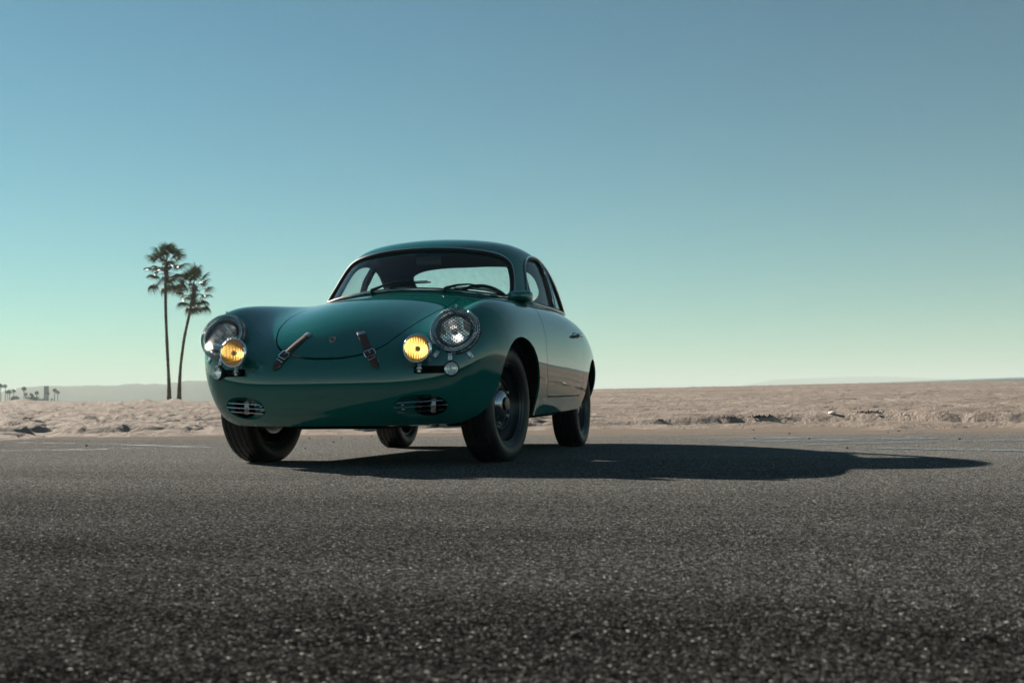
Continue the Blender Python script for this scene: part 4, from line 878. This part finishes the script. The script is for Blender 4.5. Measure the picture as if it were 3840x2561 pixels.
# bullet door mirror
def door_mirror(sgn):
    dm = empty('door_mirror', (0, 0, 0), car); c_ = np.array((-.515, sgn*.646, .876)); prof = [(.001, .080), (.013, .077), (.026, .064), (.037, .037), (.042, .0), (.0425, -.037), (.041, -.050), (.038, -.054)]
    a = np.array((.92, sgn*.18, .0)); R = frame(a); V, Fs = [], []; n = 28; k = len(prof)
    for i in range(n):
        t = 2*math.pi*i/n; c2, s2 = math.cos(t), math.sin(t); e = 2/3.6
        for r, h in prof: V.append(c_+R@np.array((h, r*1.62*np.sign(c2)*abs(c2)**e, r*.80*np.sign(s2)*abs(s2)**e-.12*r*(s2 < 0)*c2*sgn)))
    for i in range(n):
        for j in range(k-1): Fs.append((i*k+j, ((i+1) % n)*k+j, ((i+1) % n)*k+j+1, i*k+j+1))
    MB().add(V, Fs).build('mirror_shell', M_['paint'], dm)
    MB().add([c_+R@np.array((-.050, .058*math.cos(t), .035*math.sin(t))) for t in np.linspace(0, 2*math.pi, 24, endpoint=False)], [tuple(range(24))]).build('mirror_glass', M_['mirror'], dm)
    MB().tube([c_+np.array((.0, -sgn*.005, -.02)), c_+np.array((-.005, -sgn*.008, -.035)), c_+np.array((-.01, -sgn*.01, -.055))], [.014, .012, .020], 12).build('mirror_foot', M_['paint'], dm)
door_mirror(1)
for s_ in (1, -1):
    dh = empty('door_handle', (0, 0, 0), dob[s_]); p0 = np.array((-1.385, s_*.792, .707))
    MB().tube([p0+np.array((.055, s_*.028, -.002)), p0+np.array((.03, s_*.034, 0)), p0+np.array((-.03, s_*.036, 0)), p0+np.array((-.065, s_*.032, 0))], [.006, .0085, .0085, .006], 10).tube([p0+np.array((.04, -s_*.012, 0)), p0+np.array((.04, s_*.034, 0))], .008, 8).tube([p0+np.array((-.05, -s_*.012, 0)), p0+np.array((-.05, s_*.034, 0))], .008, 8).lathe([(0, .012), (.012, .010), (.016, .0), (.016, -.02)], p0+np.array((.04, 0, 0)), (0, s_, 0), 16).lathe([(0, .012), (.012, .010), (.016, .0), (.016, -.02)], p0+np.array((-.05, 0, 0)), (0, s_, 0), 16).build('pull_bar', M_['chrome'], dh)
# ---------------------------------------------------------------- worn paint lines on the asphalt
def worn_paint(name, col, amount):
    m_ = mat(name, col, .6); g = NT(m_); tr = g.n('BsdfTransparent'); mx = g.n('MixShader')
    a = g.noise(g.coord(), 9, 8, .75); b = g.noise(g.coord(), 1.1, 4, .6); f = g.math('ADD', g.math('MULTIPLY', a, .75), g.math('MULTIPLY', b, .6))
    g.set(mx.inputs[0], g.ramp(f, [(amount, (0,)*3), (amount+.14, (1,)*3)])); g.t.links.new(tr.outputs[0], mx.inputs[1]); g.t.links.new(g.b.outputs[0], mx.inputs[2]); g.t.links.new(mx.outputs[0], g.out.inputs[0]); return m_
M_['line'] = worn_paint('worn_white_paint', (.34, .34, .32), .635); M_['line2'] = worn_paint('worn_blue_paint', (.19, .24, .26), .62)
def stripe(pts, m, z, lab):
    P = [on_ground(*q) for q in pts]; V = [(p_[0], p_[1], z) for p_ in P]; mb = MB().add(V, [tuple(range(len(V)))])
    return tag(mb.build('painted_line', M_[m], smooth=False), lab, kind='structure')
stripe([(-260, 1699), (-260, 1692), (330, 1685), (760, 1676), (760, 1679), (330, 1690)], 'line', .004, 'faint white line')
stripe([(60, 1662), (60, 1659), (380, 1665), (800, 1678), (800, 1681), (380, 1668)], 'line', .0045, 'faint white line')
stripe([(2560, 1650), (2860, 1641), (3420, 1641), (3560, 1645), (3300, 1652), (2900, 1659)], 'line2', .004, 'worn pale blue patch')
stripe([(3020, 1671), (3020, 1668), (3840, 1649), (4100, 1646), (4100, 1650), (3840, 1653)], 'line2', .0042, 'worn pale blue line')
stripe([(3150, 1680), (3150, 1678), (3840, 1690), (4100, 1694), (4100, 1700), (3840, 1695)], 'line2', .0044, 'worn pale blue line')
# ---------------------------------------------------------------- fan palms
m_ = mat('palm_bark', (.10, .075, .055), .95, 0, .2); g = NT(m_); mp = g.n('Mapping', Vector=g.coord(), Scale=(1.5, 1.5, 9)); g.set(g.b.inputs['Base Color'], g.ramp(g.noise(mp.outputs[0], 1.2, 5, .7), [(.3, (.045, .035, .028)), (.7, (.14, .105, .078))]))
g.set(g.b.inputs['Normal'], g.bump(g.noise(mp.outputs[0], 2, 4), .8, .05)); M_['bark'] = m_
def leafmat(name, a, b, tr_):
    m_ = mat(name, a, .42, 0, .5); g = NT(m_); oi = g.n('ObjectInfo').outputs['Random']; g.set(g.b.inputs['Base Color'], g.ramp(oi, [(0, (*a,)), (1, (*b,))]))
    tl = g.n('BsdfTranslucent'); tl.inputs[0].default_value = (b[0]*2.2, b[1]*2.0, b[2]*.9, 1); mx = g.n('MixShader'); mx.inputs[0].default_value = tr_
    g.t.links.new(g.b.outputs[0], mx.inputs[1]); g.t.links.new(tl.outputs[0], mx.inputs[2]); g.t.links.new(mx.outputs[0], g.out.inputs[0]); return m_
M_['frond'] = leafmat('palm_leaf', (.020, .038, .016), (.040, .056, .020), .12); M_['dead'] = leafmat('dry_palm_leaf', (.07, .055, .034), (.10, .078, .048), .04)
def fan_mesh(name, seed, droop=1.0):
    """one fan leaf: stalk along +x, pleated blade split into drooping fingers"""
    r = random.Random(seed); mb = MB(); L = 1.12; P = [(t*L, 0, .10*math.sin(t*1.9)-.05*t*t*droop) for t in np.linspace(0, 1, 6)]; mb.tube(P, [.030, .024, .020, .017, .015, .013], 4, cap=False)
    base = np.array(P[-1]); n = 22
    for i in range(n):
        a = math.radians(-118+236*i/(n-1)); ln = (.68+.17*math.cos(a*.7))*r.uniform(.85, 1.08); wd = .040*r.uniform(.85, 1.1); d = np.array((math.cos(a), math.sin(a), 0)); s = np.array((-d[1], d[0], 0)); V, Fs = [], []
        K = 6; dr = r.uniform(.18, .5)*droop
        for k in range(K):
            t = k/(K-1); w2 = wd*(.35+1.2*t if t < .5 else .95*(1-t)/.5+.02); z = -.10*abs(math.sin(a))*t-dr*max(0, t-.42)**1.6*1.7+.02*math.sin(3*t)
            c = base+d*ln*t*(1-.25*max(0, t-.5)*droop)+np.array((0, 0, z)); V += [c-s*w2-np.array((0, 0, .012)), c+np.array((0, 0, .014)), c+s*w2-np.array((0, 0, .012))]
        for k in range(K-1):
            for j in (0, 1): Fs.append((k*3+j, k*3+j+1, (k+1)*3+j+1, (k+1)*3+j))
        mb.add(V, Fs)
    me = bpy.data.meshes.new(name); me.from_pydata(mb.V, [], mb.F); return me
FANS = [fan_mesh('leaf', s_, d_) for s_, d_ in ((1, .8), (2, 1.1), (3, 1.4))]
DEADF = [fan_mesh('dry_leaf', s_, 1.9) for s_ in (11, 12)]
for me in FANS: me.materials.append(M_['frond'])
for me in DEADF: me.materials.append(M_['dead'])
def palm(pts, r_base, r_top, depth, lab, crown_r, leaves, seed, cpos):
    """pts: trunk centre line in photograph pixels, base first"""
    r = random.Random(seed); P = np.array([at_depth(px, py, depth) for px, py in pts]); P[0, 2] = min(P[0, 2], sand_z(P[0]))-.25; root = empty('fan_palm', P[0].tolist()); tag(root, lab, 'palm tree', 'pair of tall fan palms on the sand')
    o_ = P[0]; n = 90; t0 = np.linspace(0, 1, len(P)); tt = np.linspace(0, 1, n); C_ = np.stack([np.interp(tt, t0, P[:, k]) for k in range(3)], 1)
    for _ in range(14): C_[1:-1] = .5*C_[1:-1]+.25*(C_[2:]+C_[:-2])
    rad = np.array([r_base*(1-.52*min(1, t*4.0)**.8)+(r_top-r_base*.48)*max(0, t-.25)/.75+.012*math.sin(i*2.6)+r.uniform(-.012, .012) for i, t in enumerate(tt)])
    MB().tube(C_-o_, rad, 14).build('trunk', M_['bark'], root, sharp=None)
    cc = C_[-1]; mb = MB()
    for k in range(46):                                       # leaf bases and old thatch under the crown
        a = r.uniform(0, 6.28); h = r.uniform(-1.5, .25); d = np.array((math.cos(a), math.sin(a), 0)); p0 = cc-o_+np.array((0, 0, h))+d*r_top*.7
        mb.tube([p0, p0+d*r.uniform(.12, .30)+np.array((0, 0, r.uniform(-.05, .28))), p0+d*r.uniform(.25, .5)+np.array((0, 0, r.uniform(-.35, .3)))], [.04, .03, .012], 4, cap=False)
    mb.lathe([(r_top*1.02, -1.5), (r_top*1.35, -.8), (r_top*1.45, -.1), (r_top*.9, .45), (.02, .6)], cc-o_, (0, 0, 1), 10); crown = mb.build('crown', M_['bark'], root)
    for k in range(leaves):
        u_ = (k+.5)/leaves; el = math.radians(84-132*u_**.95+r.uniform(-9, 9)); az = k*2.39996+r.uniform(-.25, .25); me = FANS[r.randrange(3)]; dead = u_ > .90
        if dead: me = DEADF[r.randrange(2)]
        lf = bpy.data.objects.new('leaf', me); COL.objects.link(lf); lf.parent = crown; sc = crown_r/1.78*r.uniform(.84, 1.08)
        x_ = Vector((math.cos(el)*math.cos(az), math.cos(el)*math.sin(az), math.sin(el))); up = Vector((0, 0, 1)); y_ = up.cross(x_).normalized(); z_ = x_.cross(y_); roll = r.uniform(-.5, .5)
        Mx = Matrix((x_, y_, z_)).transposed() @ Matrix.Rotation(roll, 3, 'X'); st = cc-o_+np.array((0, 0, .35-1.35*u_))
        lf.matrix_local = Matrix.Translation(Vector(st.tolist())) @ (Mx*sc).to_4x4()
    return root
K_ = PW/2351.0
palm([(389*K_, 920*K_), (388*K_, 880*K_), (384*K_, 800*K_), (380.5*K_, 720*K_), (380*K_, 660*K_), (382*K_, 612*K_)], .27, .125, 103, 'taller fan palm with a straight trunk growing on the sand', 2.08, 34, 5, None)
palm([(410.5*K_, 921*K_), (412*K_, 880*K_), (415*K_, 835*K_), (423*K_, 775*K_), (434*K_, 725*K_), (441*K_, 690*K_), (445*K_, 664*K_)], .26, .125, 104.5, 'shorter fan palm with a curved leaning trunk growing on the sand', 1.84, 31, 9, None)
# ---------------------------------------------------------------- far palms and buildings along the shore
def far_mesh(seed):
    r = random.Random(seed); mb = MB(); mb.tube([(0, 0, -3), (0, 0, 0), (.15*r.uniform(-1, 1), 0, 5), (.3*r.uniform(-1, 1), 0, 10)], [.34, .34, .25, .22], 6, cap=False); trunk = mb
    cr = MB()
    for k in range(34):
        el = math.radians(80-125*(k+.5)/34); az = k*2.4; d = np.array((math.cos(el)*math.cos(az), math.cos(el)*math.sin(az), math.sin(el))); s = np.cross(d, (0, 0, 1.)); s /= np.linalg.norm(s)+1e-9; c = np.array((0, 0, 10.2)); L = r.uniform(1.6, 2.2); dn_ = np.array((0, 0, -.6))
        cr.add([c+d*.3, c+d*L*.6+s*.55, c+d*L+dn_, c+d*L*.6-s*.55], [(0, 1, 2, 3)])
    return trunk, cr
FAR = []
for s_ in (1, 2, 3):
    t_, c_ = far_mesh(s_); a = bpy.data.meshes.new('trunk'); a.from_pydata(t_.V, [], t_.F); b = bpy.data.meshes.new('crown'); b.from_pydata(c_.V, [], c_.F); a.materials.append(M_['bark']); b.materials.append(M_['frond']); FAR.append((a, b))
DF = 620.0
FARLAB = ['one of two tall far palms standing apart from the reddish house']*2+['one of two close far palms beside the reddish house']*2+['far palm rising behind the reddish house', 'tall thin far palm between reddish house and long pale building']+['small far palm rising above the long pale building']*4+['far palm at the end of the dark roofed pavilion', 'far palm in front of the tower block', 'very short far palm just past the tower block']+['one of two slim far palms past the tower block']*2+['tiny stubby far palm past the two slim ones']
for i, (xt, yt, xbm) in enumerate(((14, 335, 12), (95, 342, 106), (168, 470, 152), (190, 462, 195), (295, 445, 292), (508, 392, 502), (548, 515, 540), (597, 588, 596), (648, 520, 655), (690, 556, 686), (772, 480, 770), (1010, 495, 996), (1095, 630, 1088), (1172, 430, 1146), (1226, 475, 1210), (1270, 672, 1268))):
    dpt = DF+40*((i*7) % 5-2); B_ = at_depth(xbm/5.6, 1380+745/5.6, dpt); T_ = at_depth(xt/5.6, 1380+yt/5.6, dpt); h = (T_[2]-B_[2])+2
    root = empty('far_palm', (B_-np.array((0, 0, 2))).tolist()); tag(root, FARLAB[i], 'palm tree', 'far palms along the shore')
    a, b = FAR[i % 3]; sc = h/10.6; wd = min(sc*.75, .62)+.08
    for nm, me in (('trunk', a), ('crown', b)):
        o = bpy.data.objects.new(nm, me); COL.objects.link(o); o.parent = root; o.rotation_euler = (0, 0, i*1.3)
        if nm == 'trunk': o.scale = (.7, .7, h/10.2)
        else: o.scale = (wd, wd, wd); o.location = (0, 0, h-10.2*wd-.8)
m_pale = mat('pale_plaster', (.42, .43, .42), .85); m_dark = mat('dark_cladding', (.10, .085, .08), .8); m_roof = mat('dark_roof', (.045, .045, .05), .7); m_red = mat('brick_red', (.26, .12, .09), .8); m_win = mat('far_window', (.03, .04, .05), .2)
def far_building(name, x0, x1, y0, lab, wallm, roofm, floors, cols, dpt, roof='flat', extra=0):
    A = at_depth(x0/5.6, 1380+745/5.6, dpt); B_ = at_depth(x1/5.6, 1380+745/5.6, dpt); T_ = at_depth(x0/5.6, 1380+y0/5.6, dpt); z0 = A[2]-2.5; h = T_[2]-z0; c = (A+B_)/2; wdt = np.linalg.norm(B_-A); dx = (B_-A)/wdt; dy = np.array((-dx[1], dx[0], 0)); dy *= np.sign(dy@FH)
    root = empty(name, (c[0], c[1], z0)); tag(root, lab, 'building'); R = np.stack([dx, dy, (0, 0, 1.)], 1); dep_ = wdt*.6
    MB().box(R@np.array((0, dep_/2, h/2)), (wdt/2, dep_/2, h/2), R).build('wall', wallm, root, smooth=False)
    if roof == 'gable':
        V = [R@np.array(q) for q in ((-wdt*.56, -.5, h), (wdt*.56, -.5, h), (wdt*.56, dep_+.5, h), (-wdt*.56, dep_+.5, h), (-wdt*.30, dep_/2, h+extra), (wdt*.30, dep_/2, h+extra))]
        MB().add(V, [(0, 1, 5, 4), (1, 2, 5), (2, 3, 4, 5), (3, 0, 4), (3, 2, 1, 0)]).build('roof', roofm, root, smooth=False)
    else: MB().box(R@np.array((0, dep_/2, h+.25)), (wdt*.53, dep_*.53, .25), R).build('roof', roofm, root, smooth=False)
    for f in range(floors):
        for k in range(cols):
            px = -wdt/2+wdt*(k+.5)/cols; pz = h-(h-2.0)*(f+.5)/max(floors, 1)-.1
            MB().box(R@np.array((px, -.02, pz)), (wdt/cols*.30, .06, min(.8, (h-2)/floors*.30)), R).build('window', m_win, root, smooth=False)
far_building('beach_house', 222, 372, 640, 'low dark house with a reddish upper floor near far palms', m_dark, m_red, 2, 4, 600, 'gable', 1.2)
far_building('annex_building', 376, 470, 672, 'small dark shed beside the reddish house near far palms', m_dark, m_roof, 1, 2, 610)
far_building('long_building', 535, 760, 622, 'long pale building behind a dark roofed pavilion far off', m_pale, m_pale, 2, 7, 690)
far_building('pavilion', 600, 752, 705, 'dark roofed pavilion in front of the long pale building', m_dark, m_roof, 1, 4, 560, 'gable', 2.0)
far_building('low_building', 775, 930, 655, 'low pale building at the foot of the tower block', m_pale, m_pale, 2, 5, 700)
far_building('tower_block', 918, 1004, 392, 'pale grey tower block standing far off above the sand', m_pale, m_pale, 9, 4, 720)
# ---------------------------------------------------------------- litter on the sand: dark seaweed clumps, shells, pebbles
m_weed = mat('dry_seaweed', (.022, .020, .020), .8); m_shell = mat('bleached_shell', (.70, .69, .64), .6); m_peb = mat('dark_pebble', (.04, .038, .036), .7); m_rope = mat('red_rope', (.22, .06, .045), .8)
def weed_mesh(seed):
    r = random.Random(seed); mb = MB()
    for k in range(46):
        a = r.uniform(0, 6.28); R0 = r.uniform(0, .32); p0 = np.array((R0*math.cos(a)*1.5, R0*math.sin(a)*.7, 0)); pts = [p0]; d = np.array((r.uniform(-1, 1), r.uniform(-.5, .5), r.uniform(.1, .9)))
        for j in range(4): d = d*.7+np.array((r.uniform(-1, 1), r.uniform(-.6, .6), r.uniform(-.7, .4)))*.6; pts.append(pts[-1]+d*.055); pts[-1][2] = max(pts[-1][2], .0)
        mb.tube(pts, [.020, .024, .022, .016, .008], 5)
    me = bpy.data.meshes.new('weed'); me.from_pydata(mb.V, [], mb.F); me.polygons.foreach_set('use_smooth', [True]*len(me.polygons)); me.materials.append(m_weed); return me
WEED = [weed_mesh(s_) for s_ in (1, 2, 3)]
cx = lambda a, b: (2100+a/1.351, 1340+b/1.351)
for i, (q, sc, lab) in enumerate(((cx(1490, 263), .75, 'small dark seaweed heap with a trailing stem on the sand'), (cx(1565, 285), 1.0, 'big dark seaweed heap lying on the sand'), (cx(1010, 313), .95, None), (cx(850, 322), .6, None), (cx(1150, 316), .4, None), (cx(1092, 257), .5, None), (cx(1042, 274), .35, None), (cx(868, 273), .25, None), (cx(490, 328), .5, None), (cx(425, 318), .35, None), (cx(2205, 345), .4, None), (cx(2320, 330), .45, None), ((118, 1643), .5, None), ((150, 1636), .4, None), ((452, 1633), .4, None), ((590, 1567), .6, None), ((660, 1581), .5, None), ((760, 1580), .3, None), ((105, 1570), .5, None), ((268, 1620), .35, None))):
    p_ = on_sand(*q); o = tag(link('seaweed_clump', WEED[i % 3]), lab or 'little dark seaweed clump scattered on the pale sand', 'seaweed', None if lab else 'little seaweed clumps on the sand'); o.location = (p_-np.array((0, 0, .01))).tolist(); sc *= .34; o.scale = (sc,)*3; o.rotation_euler = (0, 0, YAW+math.pi/2+rnd.uniform(-.5, .5))
def lump(name, seed, sx, sy, sz, m):
    bm = bmesh.new(); bmesh.ops.create_icosphere(bm, subdivisions=2, radius=1); r = random.Random(seed)
    for v in bm.verts: v.co *= r.uniform(.82, 1.12); v.co = Vector((v.co.x*sx, v.co.y*sy, v.co.z*sz))
    me = bpy.data.meshes.new(name); bm.to_mesh(me); bm.free(); me.polygons.foreach_set('use_smooth', [True]*len(me.polygons)); me.materials.append(m); return me
SH = [lump('shell', s_, .07, .05, .03, m_shell) for s_ in (1, 2)]; PB = [lump('pebble', s_, .016, .013, .009, m_peb) for s_ in (4, 5, 6)]
for i, q in enumerate((cx(1375, 298), cx(1606, 308), cx(1740, 294), cx(280, 204), (215, 1528), (278, 1525), (455, 1536), (745, 1567), cx(950, 178), cx(1708, 210))):
    p_ = on_sand(*q); o = tag(link('shell', SH[i % 2]), 'tiny bleached shell or scrap lying on the pale sand', 'shell', 'bleached scraps on the sand'); o.location = (p_+np.array((0, 0, .01))).tolist(); s0 = (.9 if i == 0 else .3)+rnd.uniform(-.05, .12); o.scale = (s0, s0, s0*.7); o.rotation_euler = (0, 0, rnd.uniform(0, 6))
for i, q in enumerate((cx(985, 412), cx(1262, 414), cx(1455, 461), cx(2025, 415), cx(1715, 375), cx(980, 369), (1250, 1658), (1281, 1643), (1145, 1683), (1160, 1645), (324, 1673), (2085, 1868), (1394, 1637), (2155, 2385), (2960, 1627), (3330, 1622))):
    p_ = on_ground(*q); dist_ = np.linalg.norm(p_-CAM); o = tag(link('pebble', PB[i % 3]), 'small dark pebble lying loose on the asphalt', 'pebble', 'loose pebbles on the asphalt'); s0 = (.62 if dist_ > 5 else .3)*rnd.uniform(.8, 1.3); o.location = (p_[0], p_[1], .006*s0); o.scale = (s0,)*3; o.rotation_euler = (0, 0, rnd.uniform(0, 6))
p_ = on_sand(73, 1641); pts = [p_+np.array((.028*math.sin(t), .028*math.cos(t), .014+.006*math.sin(3*t))) for t in np.linspace(0, 5.2, 20)]
tag(MB().tube(pts, .0045, 6).build('rope_scrap', m_rope), 'curled scrap of dull red rope at the edge of the sand', 'rope')
